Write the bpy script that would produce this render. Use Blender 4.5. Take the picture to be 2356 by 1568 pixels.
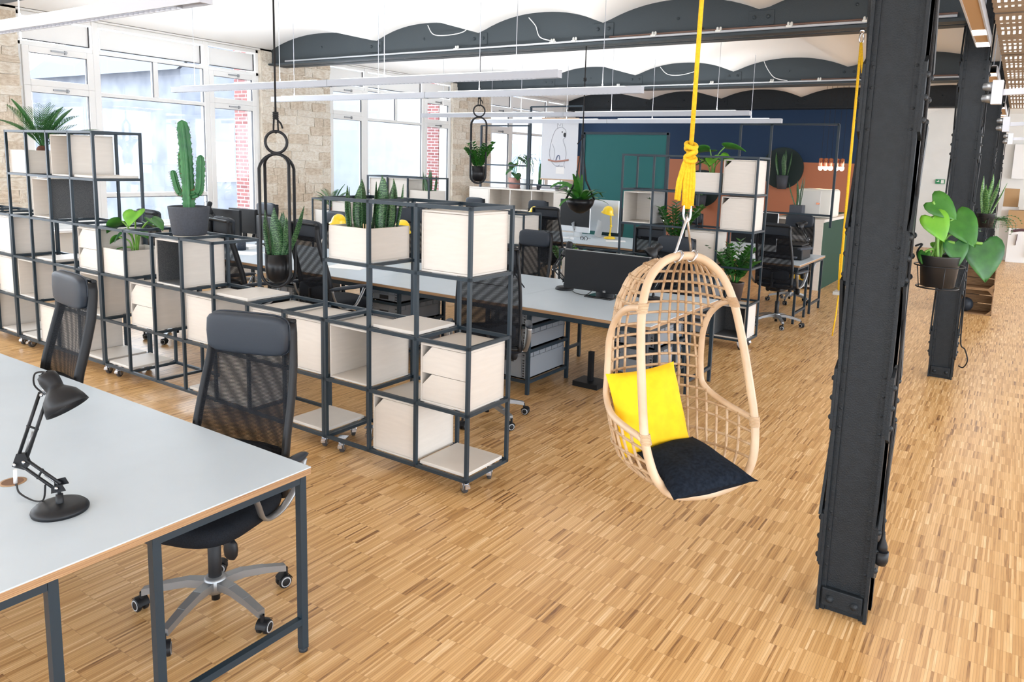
import bpy, math, random
from mathutils import Vector as V, Matrix as MX
PI = math.pi
random.seed(7)
SC = bpy.context.scene
for o in list(bpy.data.objects): bpy.data.objects.remove(o)
COL = SC.collection

# ---------------------------------------------------------------- camera, sky, exposure
cam = bpy.data.cameras.new('camera'); camo = bpy.data.objects.new('camera', cam); COL.objects.link(camo)
cam.sensor_width = 36.0; cam.sensor_fit = 'HORIZONTAL'; cam.lens = 25.936
cam.shift_x = -0.03556; cam.shift_y = -0.06732; cam.clip_start = .05; cam.clip_end = 300
right = V((0.8428349, 0.53711812, 0.03366691)); down = V((0.10619839, -0.10466441, -0.98882115)); fwd = V((-0.52759003, 0.83698834, -0.1452559))
rm = MX((right, -down, -fwd)).transposed().to_4x4()
camo.matrix_world = MX.Translation((3.57906, -3.08291, 1.88264)) @ rm
SC.camera = camo
W = bpy.data.worlds.new('sky'); SC.world = W; W.use_nodes = True
wn = W.node_tree; wn.nodes.clear()
wo = wn.nodes.new('ShaderNodeOutputWorld'); wb = wn.nodes.new('ShaderNodeBackground')
wtc = wn.nodes.new('ShaderNodeTexCoord'); wsep = wn.nodes.new('ShaderNodeSeparateXYZ'); wr = wn.nodes.new('ShaderNodeValToRGB')
wr.color_ramp.elements[0].position = .45; wr.color_ramp.elements[0].color = (.52, .55, .60, 1)
wr.color_ramp.elements[1].position = .7; wr.color_ramp.elements[1].color = (.80, .90, 1, 1)
wm = wn.nodes.new('ShaderNodeMath'); wm.operation = 'MULTIPLY_ADD'; wm.inputs[1].default_value = .5; wm.inputs[2].default_value = .5
wn.links.new(wtc.outputs['Generated'], wsep.inputs[0]); wn.links.new(wsep.outputs[2], wm.inputs[0]); wn.links.new(wm.outputs[0], wr.inputs[0])
wn.links.new(wr.outputs[0], wb.inputs[0]); wn.links.new(wb.outputs[0], wo.inputs[0])
wb.inputs[1].default_value = 7.0
SC.view_settings.view_transform = 'Standard'; SC.view_settings.look = 'None'
SC.view_settings.exposure = 0.64; SC.view_settings.gamma = 1.0
SC.view_settings.use_curve_mapping = False

def portal(loc, rot, sx, sy):
    l = bpy.data.lights.new('daylight_portal', 'AREA'); l.shape = 'RECTANGLE'; l.size = sx; l.size_y = sy
    l.cycles.is_portal = True
    o = bpy.data.objects.new('daylight_portal', l); COL.objects.link(o); o.location = loc; o.rotation_euler = rot
for yc in (-6.35, -1.85, 2.72, 7.3, 11.9): portal((-6.9, yc, 2.2), (0, -PI/2, 0), 2.6, 3.3)
for yc in (-5, 0, 5, 10, 15): portal((10.4, yc, 1.8), (0, PI/2, 0), 3.2, 4.6)
portal((2, -8.3, 2.0), (PI/2, 0, 0), 12, 2.6)

# ---------------------------------------------------------------- materials
MAT = {}
def sock(n, *names):
    for k in names:
        if k in n.inputs: return n.inputs[k]
def mat(name, col, rough=.5, metal=0., var=0., scale=20., bump=0., bscale=None, col2=None, stretch=None, spec=None, emit=None, estr=0., coat=0., trans=None, sub=0.):
    if name in MAT: return MAT[name]
    m = bpy.data.materials.new(name); m.use_nodes = True; nt = m.node_tree
    b = nt.nodes['Principled BSDF']; c4 = tuple(col) + (1,)
    b.inputs['Base Color'].default_value = c4; b.inputs['Roughness'].default_value = rough; b.inputs['Metallic'].default_value = metal
    if spec is not None: b.inputs['Specular IOR Level'].default_value = spec
    if coat: b.inputs['Coat Weight'].default_value = coat
    if emit: b.inputs['Emission Color'].default_value = tuple(emit) + (1,); b.inputs['Emission Strength'].default_value = estr
    if sub: b.inputs['Subsurface Weight'].default_value = sub; b.inputs['Subsurface Radius'].default_value = (.01, .01, .005)
    if var or bump or col2:
        tc = nt.nodes.new('ShaderNodeTexCoord'); mp = nt.nodes.new('ShaderNodeMapping')
        if stretch: mp.inputs['Scale'].default_value = stretch
        nz = nt.nodes.new('ShaderNodeTexNoise'); nz.inputs['Scale'].default_value = scale; nz.inputs['Detail'].default_value = 4
        nt.links.new(tc.outputs['Object'], mp.inputs[0]); nt.links.new(mp.outputs[0], nz.inputs['Vector'])
        if var or col2:
            mx = nt.nodes.new('ShaderNodeMix'); mx.data_type = 'RGBA'
            a = tuple(max(0, x * (1 - var)) for x in col) + (1,); bb = tuple(min(1, x * (1 + var)) for x in col) + (1,)
            if col2: a, bb = c4, tuple(col2) + (1,)
            mx.inputs['A'].default_value = a; mx.inputs['B'].default_value = bb
            rp = nt.nodes.new('ShaderNodeValToRGB'); rp.color_ramp.elements[0].position = .35; rp.color_ramp.elements[1].position = .65
            nt.links.new(nz.outputs[0], rp.inputs[0]); nt.links.new(rp.outputs[0], mx.inputs['Factor']); nt.links.new(mx.outputs['Result'], b.inputs['Base Color'])
        if bump:
            n2 = nz
            if bscale:
                n2 = nt.nodes.new('ShaderNodeTexNoise'); n2.inputs['Scale'].default_value = bscale; n2.inputs['Detail'].default_value = 3
                nt.links.new(mp.outputs[0], n2.inputs['Vector'])
            bp = nt.nodes.new('ShaderNodeBump'); bp.inputs['Strength'].default_value = bump; bp.inputs['Distance'].default_value = .01
            nt.links.new(n2.outputs[0], bp.inputs['Height']); nt.links.new(bp.outputs[0], b.inputs['Normal'])
    MAT[name] = m; return m

def floor_material():
    m = bpy.data.materials.new('oak_strip_parquet'); m.use_nodes = True; nt = m.node_tree; N = nt.nodes.new; L = nt.links.new
    b = nt.nodes['Principled BSDF']
    tc = N('ShaderNodeTexCoord'); sp = N('ShaderNodeSeparateXYZ'); L(tc.outputs['Object'], sp.inputs[0])
    def mth(op, a, bv=None, c=None):
        n = N('ShaderNodeMath'); n.operation = op
        for i, x in enumerate((a, bv, c)):
            if x is None: continue
            if isinstance(x, (int, float)): n.inputs[i].default_value = x
            else: L(x, n.inputs[i])
        return n.outputs[0]
    x, y = sp.outputs[0], sp.outputs[1]
    sw, bl, bw = .0105, .1535, .168
    si = mth('FLOOR', mth('DIVIDE', x, sw)); bi = mth('FLOOR', mth('DIVIDE', x, bw))
    wn1 = N('ShaderNodeTexWhiteNoise'); wn1.noise_dimensions = '1D'; L(bi, wn1.inputs['W'])
    yy = mth('ADD', mth('DIVIDE', mth('SUBTRACT', y, .083), bl), mth('MULTIPLY', mth('GREATER_THAN', wn1.outputs['Value'], .6), mth('MULTIPLY', wn1.outputs['Value'], .33))); yi = mth('FLOOR', yy)
    cb = N('ShaderNodeCombineXYZ'); L(si, cb.inputs[0]); L(yi, cb.inputs[1])
    w2 = N('ShaderNodeTexWhiteNoise'); w2.noise_dimensions = '2D'; L(cb.outputs[0], w2.inputs['Vector'])
    cb2 = N('ShaderNodeCombineXYZ'); L(bi, cb2.inputs[0]); L(yi, cb2.inputs[1])
    w3 = N('ShaderNodeTexWhiteNoise'); w3.noise_dimensions = '2D'; L(cb2.outputs[0], w3.inputs['Vector'])
    mp = N('ShaderNodeMapping'); mp.inputs['Scale'].default_value = (220, 9, 1); L(tc.outputs['Object'], mp.inputs[0])
    nz = N('ShaderNodeTexNoise'); nz.inputs['Scale'].default_value = 1; nz.inputs['Detail'].default_value = 3; L(mp.outputs[0], nz.inputs['Vector'])
    v = mth('ADD', mth('ADD', mth('MULTIPLY', w2.outputs['Value'], .60), mth('MULTIPLY', w3.outputs['Value'], .10)), mth('MULTIPLY', nz.outputs[0], .36))
    rp = N('ShaderNodeValToRGB'); e = rp.color_ramp.elements
    e[0].position = .17; e[0].color = (.19, .085, .03, 1); e[1].position = .95; e[1].color = (.86, .64, .38, 1)
    for p, c in ((.28, (.47, .255, .092, 1)), (.55, (.60, .355, .145, 1)), (.78, (.69, .435, .20, 1))):
        q = e.new(p); q.color = c
    L(v, rp.inputs[0])
    # joints
    fx = mth('PINGPONG', mth('DIVIDE', x, sw), .5); fy = mth('PINGPONG', yy, .5)
    jx = mth('LESS_THAN', fx, .06); jy = mth('LESS_THAN', fy, .006)
    j = mth('MULTIPLY', mth('MAXIMUM', mth('MULTIPLY', jx, .7), mth('MULTIPLY', jy, .55)), .55)
    mx = N('ShaderNodeMix'); mx.data_type = 'RGBA'; L(j, mx.inputs['Factor']); L(rp.outputs[0], mx.inputs['A']); mx.inputs['B'].default_value = (.12, .06, .03, 1)
    L(mx.outputs['Result'], b.inputs['Base Color'])
    b.inputs['Roughness'].default_value = .33; b.inputs['Specular IOR Level'].default_value = .5
    bp = N('ShaderNodeBump'); bp.inputs['Strength'].default_value = .12; bp.inputs['Distance'].default_value = .002
    L(mth('ADD', w2.outputs['Value'], nz.outputs[0]), bp.inputs['Height']); L(bp.outputs[0], b.inputs['Normal'])
    return m

def mesh_net(name, ang, per, col):
    m = bpy.data.materials.new(name); m.use_nodes = True; nt = m.node_tree; N = nt.nodes.new; L = nt.links.new
    b = nt.nodes['Principled BSDF']; b.inputs['Base Color'].default_value = tuple(col) + (1,); b.inputs['Roughness'].default_value = .7; b.inputs['Specular IOR Level'].default_value = .15
    tc = N('ShaderNodeTexCoord'); mp = N('ShaderNodeMapping'); mp.inputs['Rotation'].default_value = (0, ang, 0); L(tc.outputs['Object'], mp.inputs[0])
    wv = N('ShaderNodeTexWave'); wv.wave_type = 'BANDS'; wv.bands_direction = 'Z'; wv.inputs['Scale'].default_value = 1 / per * .314; wv.inputs['Distortion'].default_value = .6; wv.inputs['Detail'].default_value = 0; wv.inputs['Detail Scale'].default_value = .02
    L(mp.outputs[0], wv.inputs['Vector'])
    r = N('ShaderNodeMath'); r.operation = 'MULTIPLY_ADD'; r.inputs[1].default_value = .68; r.inputs[2].default_value = .03; L(wv.outputs['Fac'], r.inputs[0])
    tr = N('ShaderNodeBsdfTransparent'); ms = N('ShaderNodeMixShader'); L(r.outputs[0], ms.inputs[0]); L(b.outputs[0], ms.inputs[1]); L(tr.outputs[0], ms.inputs[2])
    L(ms.outputs[0], nt.nodes['Material Output'].inputs[0]); return m

def brick_mat(name, c1, c2, mortar, scale, w=.25, h=.075):
    m = bpy.data.materials.new(name); m.use_nodes = True; nt = m.node_tree; N = nt.nodes.new; L = nt.links.new
    b = nt.nodes['Principled BSDF']; b.inputs['Roughness'].default_value = .9
    tc = N('ShaderNodeTexCoord'); sp = N('ShaderNodeSeparateXYZ'); L(tc.outputs['Object'], sp.inputs[0])
    ad = N('ShaderNodeMath'); ad.operation = 'ADD'; L(sp.outputs[0], ad.inputs[0]); L(sp.outputs[1], ad.inputs[1])
    cb = N('ShaderNodeCombineXYZ'); L(ad.outputs[0], cb.inputs[0]); L(sp.outputs[2], cb.inputs[1])
    br = N('ShaderNodeTexBrick'); br.inputs['Color1'].default_value = tuple(c1) + (1,); br.inputs['Color2'].default_value = tuple(c2) + (1,); br.inputs['Mortar'].default_value = tuple(mortar) + (1,)
    br.inputs['Scale'].default_value = 1; br.inputs['Brick Width'].default_value = w; br.inputs['Row Height'].default_value = h; br.inputs['Mortar Size'].default_value = .008
    L(cb.outputs[0], br.inputs['Vector']); L(br.outputs[0], b.inputs['Base Color']); return m

def glass_mat():
    m = bpy.data.materials.new('window_glass'); m.use_nodes = True; nt = m.node_tree; N = nt.nodes.new; L = nt.links.new
    tr = N('ShaderNodeBsdfTransparent'); gl = N('ShaderNodeBsdfGlossy'); gl.inputs['Roughness'].default_value = .02
    ms = N('ShaderNodeMixShader'); ms.inputs[0].default_value = .03
    L(tr.outputs[0], ms.inputs[1]); L(gl.outputs[0], ms.inputs[2]); L(ms.outputs[0], nt.nodes['Material Output'].inputs[0]); return m

def variegated(name, dark, light, scale=60, horiz=True):
    m = bpy.data.materials.new(name); m.use_nodes = True; nt = m.node_tree; N = nt.nodes.new; L = nt.links.new
    b = nt.nodes['Principled BSDF']; b.inputs['Roughness'].default_value = .38
    tc = N('ShaderNodeTexCoord'); wv = N('ShaderNodeTexWave'); wv.bands_direction = 'Z'; wv.inputs['Scale'].default_value = scale / 6; wv.inputs['Distortion'].default_value = 9; wv.inputs['Detail'].default_value = 4; wv.inputs['Detail Scale'].default_value = 3
    L(tc.outputs['Object'], wv.inputs['Vector'])
    nz = N('ShaderNodeTexNoise'); nz.inputs['Scale'].default_value = scale; nz.inputs['Detail'].default_value = 5; L(tc.outputs['Object'], nz.inputs['Vector'])
    ml = N('ShaderNodeMath'); ml.operation = 'MULTIPLY'; L(wv.outputs['Fac'], ml.inputs[0]); L(nz.outputs[0], ml.inputs[1])
    rp = N('ShaderNodeValToRGB'); rp.color_ramp.elements[0].position = .15; rp.color_ramp.elements[1].position = .5
    rp.color_ramp.elements[0].color = tuple(dark) + (1,); rp.color_ramp.elements[1].color = tuple(light) + (1,)
    L(ml.outputs[0], rp.inputs[0]); L(rp.outputs[0], b.inputs['Base Color']); return m

STEEL = mat('blue_grey_powdercoat', (.013, .026, .038), .42, .0, spec=.38)
IRON = mat('painted_iron', (.012, .016, .020), .5, 0., spec=.28, bump=.25, bscale=160, var=.12, scale=30)
BEAMM = mat('painted_beam', (.040, .052, .060), .55, 0., spec=.3, bump=.15, bscale=120)
BIRCH = mat('whitewashed_birch', (.64, .595, .54), .5, var=.025, scale=6, stretch=(1, 1, 9), bump=.03, bscale=60)
PLYEDGE = mat('plywood_edge', (.42, .26, .13), .55, col2=(.22, .11, .05), scale=1.0, stretch=(3, 3, 420))
DESKTOP = mat('grey_linoleum', (.47, .54, .60), .38, var=.02, scale=4, spec=.45)
BLACKF = mat('black_fabric', (.009, .011, .015), .8, spec=.15, var=.3, scale=300, bump=.1, bscale=500)
BLACKL = mat('black_leather', (.018, .024, .034), .5, bump=.08, bscale=400, spec=.35)
BLACKP = mat('black_plastic', (.009, .010, .012), .45, spec=.3)
NET1 = mesh_net('chair_net_front', .035, .0052, (.008, .009, .012)); NET2 = mesh_net('chair_net_rear', -.035, .0056, (.008, .009, .012))
SILVER = mat('cast_aluminium', (.30, .31, .32), .4, .75)
CHROME = mat('bright_zinc', (.62, .63, .66), .22, 1.)
RUBBER = mat('grey_rubber', (.05, .05, .055), .6)
FELT = mat('charcoal_felt', (.05, .055, .062), .95, col2=(.12, .125, .13), scale=260, bump=.2, bscale=400)
FELTG = mat('grey_felt', (.28, .28, .28), .95, col2=(.40, .40, .39), scale=260, bump=.2, bscale=400)
WHITEP = mat('white_paint', (.80, .80, .79), .5)
WALLW = mat('white_wall', (.74, .74, .72), .8, var=.02, scale=3)
CEILM = mat('ceiling_plaster', (.84, .84, .83), .85, bump=.05, bscale=8)
STONE = mat('limestone', (.80, .75, .66), .9, col2=(.62, .53, .42), scale=5, bump=.7, bscale=22)
STONE2 = mat('limestone_pale', (.84, .80, .72), .9, col2=(.70, .62, .51), scale=7, bump=.7, bscale=22)
STONE3 = mat('limestone_tan', (.74, .66, .55), .9, col2=(.56, .46, .35), scale=6, bump=.7, bscale=22)
MORTAR = mat('lime_mortar', (.78, .72, .62), .95, var=.1, scale=12, bump=.6, bscale=25)
RATTAN = mat('rattan', (.64, .48, .33), .45, col2=(.54, .37, .23), scale=5, bump=.08, bscale=60, coat=.15)
RATTANT = mat('thin_rattan', (.58, .42, .27), .5, col2=(.45, .29, .16), scale=16, bump=.1, bscale=80)
YELLOW = mat('yellow_cotton', (.90, .55, .004), .85, var=.06, scale=20, bump=.25, bscale=18)
YROPE = mat('yellow_rope', (.85, .50, .01), .75, bump=.5, bscale=240, var=.12, scale=80)
NAVYC = mat('dark_cushion', (.010, .014, .022), .95, spec=.1, var=.3, scale=60, bump=.35, bscale=14)
YLAMP = mat('yellow_enamel', (.86, .58, .01), .28, coat=.3)
BROPE = mat('black_rope', (.008, .008, .009), .8, bump=.4, bscale=300)
GLASS = glass_mat()
GREEN = mat('leaf_green', (.022, .115, .014), .42, col2=(.045, .18, .022), scale=14, spec=.35)
GREEND = mat('leaf_dark_green', (.015, .085, .022), .38, col2=(.035, .15, .03), scale=18)
GREENL = mat('leaf_lime_green', (.10, .32, .02), .42, col2=(.16, .42, .03), scale=12)
PALM = mat('palm_green', (.028, .13, .035), .42, col2=(.06, .22, .05), scale=20)
STEMG = mat('stem_green', (.16, .35, .05), .5)
SNAKE = variegated('snake_plant_leaf', (.012, .055, .020), (.10, .22, .085), 120)
SNAKEY = variegated('snake_plant_pale', (.035, .13, .03), (.22, .38, .11), 120)
CACT = mat('cactus_green', (.022, .12, .045), .5, col2=(.05, .21, .065), scale=10)
SOIL = mat('potting_soil', (.03, .02, .013), .95, bump=.8, bscale=90)
POTG = mat('graphite_pot', (.050, .057, .072), .75, bump=.15, bscale=200, var=.1, scale=80)
POTB = mat('black_pot', (.007, .007, .008), .3, spec=.25)
TERRA = mat('terracotta_pink', (.50, .26, .22), .8)
CRATEG = mat('grey_crate', (.22, .24, .265), .45)
CRATED = mat('crate_slots', (.02, .02, .022), .6)
SCREEN = mat('dark_screen', (.006, .007, .009), .4, spec=.3)
IMACW = mat('satin_aluminium', (.66, .68, .70), .32, .5)
PAPER = mat('white_paper', (.84, .84, .84), .7)
NAVYW = mat('navy_wall', (.005, .030, .085), .75)
SALMON = mat('salmon_wall', (.42, .16, .085), .8)
TEAL = mat('teal_panel', (.002, .095, .095), .7)
GREENS = mat('forest_green_panel', (.010, .048, .030), .6, spec=.2)
LAMPW = mat('lamp_housing', (.50, .52, .57), .4)
LIT = mat('lamp_diffuser', (.9, .9, .9), .5, emit=(1, .98, .95), estr=1.5)
WARM = mat('warm_bulb', (1, .8, .6), .5, emit=(1, .62, .36), estr=40.)
COPPER = mat('copper', (.72, .30, .18), .25, 1.)
CRATEW = mat('rustic_pine', (.32, .19, .09), .75, col2=(.20, .11, .05), scale=8, stretch=(1, 8, 8))
CARD = mat('cardboard', (.44, .28, .14), .8)
OAKP = mat('acoustic_brown', (.27, .215, .165), .7, var=.08, scale=5)
WHITEC = mat('white_cable', (.78, .78, .78), .5)
CLIPM = mat('porcelain_clip', (.72, .72, .68), .45)
BRICKR = brick_mat('red_brick', (.12, .038, .038), (.17, .062, .058), (.26, .24, .25), 1, .20, .062)
PLASTERO = mat('outside_plaster', (.20, .215, .24), .9, var=.05, scale=2)
GREYO = mat('weathered_render', (.085, .095, .115), .9, col2=(.13, .14, .16), scale=1.5)
ROOFO = mat('roof_tiles', (.07, .08, .10), .8)
DGREEN = mat('dark_green_disc', (.006, .020, .020), .7)
BASKETY = mat('mustard_basket', (.38, .22, .01), .7)
FLOORM = floor_material()
# ---------------------------------------------------------------- mesh builder
class MB:
    def __init__(s): s.v = []; s.f = []; s.sm = []; s.mi = []; s.m = 0
    def add(s, vs, fs, smooth=False):
        k = len(s.v); s.v += [tuple(v) for v in vs]; s.f += [tuple(i + k for i in f) for f in fs]; s.sm += [smooth] * len(fs); s.mi += [s.m] * len(fs); return s
    def box(s, x0, y0, z0, x1, y1, z1, M=None):
        vs = [V((x, y, z)) for z in (z0, z1) for y in (y0, y1) for x in (x0, x1)]
        if M is not None: vs = [M @ v for v in vs]
        return s.add(vs, [(0, 2, 3, 1), (4, 5, 7, 6), (0, 1, 5, 4), (2, 6, 7, 3), (0, 4, 6, 2), (1, 3, 7, 5)])
    def cb(s, c, d, M=None):
        return s.box(c[0]-d[0]/2, c[1]-d[1]/2, c[2]-d[2]/2, c[0]+d[0]/2, c[1]+d[1]/2, c[2]+d[2]/2, M)
    def bar(s, p0, p1, w, h=None, up=(0, 0, 1)):
        p0 = V(p0); p1 = V(p1); h = h or w; t = (p1 - p0).normalized(); up = V(up)
        if abs(t.dot(up)) > .98: up = V((0, 1, 0))
        a = t.cross(up).normalized() * (w/2); b = a.cross(t).normalized() * (h/2)
        vs = [p + sx*a + sy*b for p in (p0, p1) for sx, sy in ((-1, -1), (1, -1), (1, 1), (-1, 1))]
        return s.add(vs, [(0, 1, 2, 3), (7, 6, 5, 4), (0, 4, 5, 1), (1, 5, 6, 2), (2, 6, 7, 3), (3, 7, 4, 0)])
    def tube(s, pts, r, n=8, closed=False, caps=True, flat=1.0):
        pts = [V(p) for p in pts]; m = len(pts); rs = r if isinstance(r, (list, tuple)) else [r]*m
        vs = []; prev = None
        for i in range(m):
            a = pts[(i-1) % m] if (closed or i > 0) else pts[i]; b = pts[(i+1) % m] if (closed or i < m-1) else pts[i]
            t = (b - a); t = t.normalized() if t.length > 1e-9 else V((0, 0, 1))
            if prev is None:
                u = V((0, 0, 1)) if abs(t.z) < .9 else V((1, 0, 0)); u = (u - t*u.dot(t)).normalized()
            else:
                u = prev - t*prev.dot(t); u = u.normalized() if u.length > 1e-6 else t.orthogonal().normalized()
            prev = u; w = t.cross(u)
            for k in range(n):
                an = 2*PI*k/n; vs.append(pts[i] + rs[i]*(math.cos(an)*u + flat*math.sin(an)*w))
        fs = []
        for i in range(m if closed else m-1):
            j = (i+1) % m
            for k in range(n): fs.append((i*n+k, i*n+(k+1) % n, j*n+(k+1) % n, j*n+k))
        s.add(vs, fs, n > 4)
        if caps and not closed:
            k0 = len(s.v) - m*n
            s.f += [tuple(k0+k for k in reversed(range(n))), tuple(k0+(m-1)*n+k for k in range(n))]; s.sm += [False]*2; s.mi += [s.m]*2
        return s
    def lathe(s, prof, n=24, M=None, smooth=True, c=(0, 0, 0)):
        vs = []; fs = []; c = V(c)
        for (r, z) in prof:
            for k in range(n):
                a = 2*PI*k/n; v = V((r*math.cos(a), r*math.sin(a), z)); vs.append((M @ v if M is not None else v) + c)
        for i in range(len(prof)-1):
            for k in range(n): fs.append((i*n+k, i*n+(k+1) % n, (i+1)*n+(k+1) % n, (i+1)*n+k))
        return s.add(vs, fs, smooth)
    def disc(s, r, n=20, M=None, c=(0, 0, 0), t=.004):
        return s.lathe([(.0001, 0), (r, 0), (r, t), (.0001, t)], n, M, False, c)
    def grid(s, fn, nu, nv, smooth=True):
        vs = [fn(i/nu, j/nv) for j in range(nv+1) for i in range(nu+1)]
        fs = [(j*(nu+1)+i, j*(nu+1)+i+1, (j+1)*(nu+1)+i+1, (j+1)*(nu+1)+i) for j in range(nv) for i in range(nu)]
        return s.add(vs, fs, smooth)
    def prism(s, poly, h, M=None):
        n = len(poly); vs = [V((x, y, z)) for z in (0, h) for x, y in poly]
        if M is not None: vs = [M @ v for v in vs]
        return s.add(vs, [tuple(reversed(range(n))), tuple(range(n, 2*n))] + [(i, (i+1) % n, n+(i+1) % n, n+i) for i in range(n)])
    def sphere(s, c, r, n=12, m=8, sc=(1, 1, 1)):
        c = V(c); prof = [(max(.0005, math.sin(PI*i/m))*r, -math.cos(PI*i/m)*r) for i in range(m+1)]
        return s.lathe(prof, n, MX.Diagonal((sc[0], sc[1], sc[2])), True, c)
    def pillow(s, w, d, h, M, n=10, p=2.6, wr=.0):
        # puffed cushion with pinched corners; M maps local (x,y,z) to world
        def fn(sg):
            def g(u, v):
                a = 2*u-1; b = 2*v-1
                pin = 1 - .07*(1 - abs(a)**2)*abs(b)**3 ; pin2 = 1 - .07*(1 - abs(b)**2)*abs(a)**3
                th = (max(0, 1-abs(a)**p)*max(0, 1-abs(b)**p))**.45
                z = sg*h/2*th + wr*math.sin(7*a+2*b)*math.sin(5*b-a)*th
                return M @ V((a*w/2*pin2, b*d/2*pin, z))
            return g
        s.grid(fn(1), n, n); k = len(s.f); s.grid(fn(-1), n, n)
        for i in range(k, len(s.f)): s.f[i] = tuple(reversed(s.f[i]))
        return s

def ob(name, mb, m, parent=None, loc=None, bevel=0, bseg=2, sub=0, solid=0):
    if isinstance(mb, MB):
        me = bpy.data.meshes.new(name); me.from_pydata(mb.v, [], mb.f); me.polygons.foreach_set('use_smooth', mb.sm)
        for x in (m if isinstance(m, (list, tuple)) else [m]): me.materials.append(x)
        if isinstance(m, (list, tuple)): me.polygons.foreach_set('material_index', mb.mi)
        me.update()
    else: me = mb
    o = bpy.data.objects.new(name, me); COL.objects.link(o)
    if parent: o.parent = parent
    if loc: o.location = loc
    if solid:
        q = o.modifiers.new('Solid', 'SOLIDIFY'); q.thickness = solid; q.offset = 0
    if bevel:
        q = o.modifiers.new('Bevel', 'BEVEL'); q.width = bevel; q.segments = bseg; q.limit_method = 'ANGLE'; q.angle_limit = .6
    if sub:
        q = o.modifiers.new('Sub', 'SUBSURF'); q.levels = sub; q.render_levels = sub
    return o
def tag(o, label, cat, group=None):
    o['label'] = label; o['category'] = cat
    if group: o['group'] = group
    return o
def thing(name, label, cat, loc=(0, 0, 0), rz=0, group=None):
    o = bpy.data.objects.new(name, None); o.empty_display_size = .1; COL.objects.link(o); o.location = loc; o.rotation_euler = (0, 0, rz)
    return tag(o, label, cat, group)
def struct(o): o['kind'] = 'structure'; return o
def dup(r, label=None, loc=None, rz=None, parent=None, top=True):
    c = r.copy(); COL.objects.link(c)
    if parent is not None: c.parent = parent
    if label: c['label'] = label
    if loc is not None: c.location = loc
    if rz is not None: c.rotation_euler = (0, 0, rz)
    for ch in list(r.children): dup(ch, parent=c)
    return c
def catmull(pts, k=6, closed=False):
    P = [V(p) for p in pts]; n = len(P); out = []
    for i in range(n if closed else n-1):
        g = lambda j: P[j % n] if closed else P[max(0, min(n-1, j))]
        a, b, c, d = g(i-1), g(i), g(i+1), g(i+2)
        for q in range(k):
            t = q/k; out.append(.5*((2*b)+(c-a)*t+(2*a-5*b+4*c-d)*t*t+(3*b-a-3*c+d)*t**3))
    if not closed: out.append(P[-1])
    return out
def rotz(a): return MX.Rotation(a, 4, 'Z')
def T(x, y, z): return MX.Translation((x, y, z))
# ---------------------------------------------------------------- room shell
VAL = [-6.45, -4.2, -2.38, -.6, 1.2, 3.05]
BY = [.17, 4.64, 9.15, 13.62]
XW = -6.45
b = MB(); b.box(-6.9, -8.3, -.06, 10.3, 19.3, 0); struct(ob('floor', b, FLOORM))

def vz(x):
    for a, c in zip(VAL, VAL[1:]):
        if a <= x <= c:
            t = (x-a)/(c-a)*2-1; return 3.475 + .185*(1-abs(t)**2.2)
    return 3.475
b = MB(); n = 96; x0, x1 = XW, 3.05
b.grid(lambda u, v: (x0+(x1-x0)*u, -8.3+27.6*v, vz(x0+(x1-x0)*u)), n, 2)
b.grid(lambda u, v: (x0+(x1-x0)*u, -8.3+27.6*v, vz(x0+(x1-x0)*u)+.2), n, 2)
b.box(3.05, -8.3, 3.5, 10.3, 19.3, 3.62); b.box(-6.9, -8.3, 3.47, XW, 19.3, 3.8)
struct(ob('ceiling', b, CEILM))

# window wall: sill wall, lintel, piers with separate rough stones
PIERS = [(-4.75, -3.47), (-.22, 1.07), (4.35, 5.70), (8.92, 10.22)]
wl = MB(); wl.m = 0
wl.box(XW-.4, -8.3, 0, XW-.01, 13.9, .86); wl.box(XW-.4, -8.3, 3.45, XW, 13.9, 3.62)
wl.m = 1
for a, c in PIERS: wl.box(XW-.35, a, 0, XW, c, 3.47)
wl.m = 0; wl.box(XW-.35, 13.35, .86, XW, 13.95, 3.45); wl.box(XW-.35, -8.4, .86, XW, -8.0, 3.45)
WL = struct(ob('wall_left', wl, [WALLW, MORTAR]))
SM = []
for k in range(9):
    rr = random.Random(k); m = MB(); j = lambda s=.07: rr.uniform(-s, s)
    fr = [(.5+j(.25), -.5+j(), -.5+j(.1)), (.5+j(.25), .5+j(), -.5+j(.1)), (.5+j(.25), .5+j(), .5+j(.1)), (.5+j(.25), -.5+j(), .5+j(.1))]
    bk = [(-.5, y*1.04, z*1.04) for _, y, z in fr]; mid = (.62+j(.3), j(.2), j(.2))
    m.add(fr+bk+[mid], [(0, 1, 8), (1, 2, 8), (2, 3, 8), (3, 0, 8), (4, 5, 1, 0), (5, 6, 2, 1), (6, 7, 3, 2), (7, 4, 0, 3)])
    me = bpy.data.meshes.new('stone'); me.from_pydata(m.v, [], m.f); me.materials.append([STONE, STONE2, STONE3][k % 3]); SM.append(me)
rs = random.Random(3)
for (a, c), zlo in zip(PIERS[1:], (1.0, .9, 1.15)):
    z = zlo; row = 0
    while z < 3.33:
        h = rs.uniform(.085, .17); y = a + (.0 if row % 2 else -.12)
        while y < c-.02:
            l = rs.uniform(.14, .42); y0 = max(y, a+.004); y1 = min(y+l, c-.004)
            if c-y1 < .08: y1 = c-.004
            if y1-y0 > .05:
                o = ob('stone', rs.choice(SM), None, WL, (XW+.004, (y0+y1)/2, z+h/2)); o.scale = (rs.uniform(.008, .03), y1-y0-.004, h-.004)
            y = y1+.004 if y1 >= c-.005 else y+l
        z += h; row += 1
    b = MB()

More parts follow.
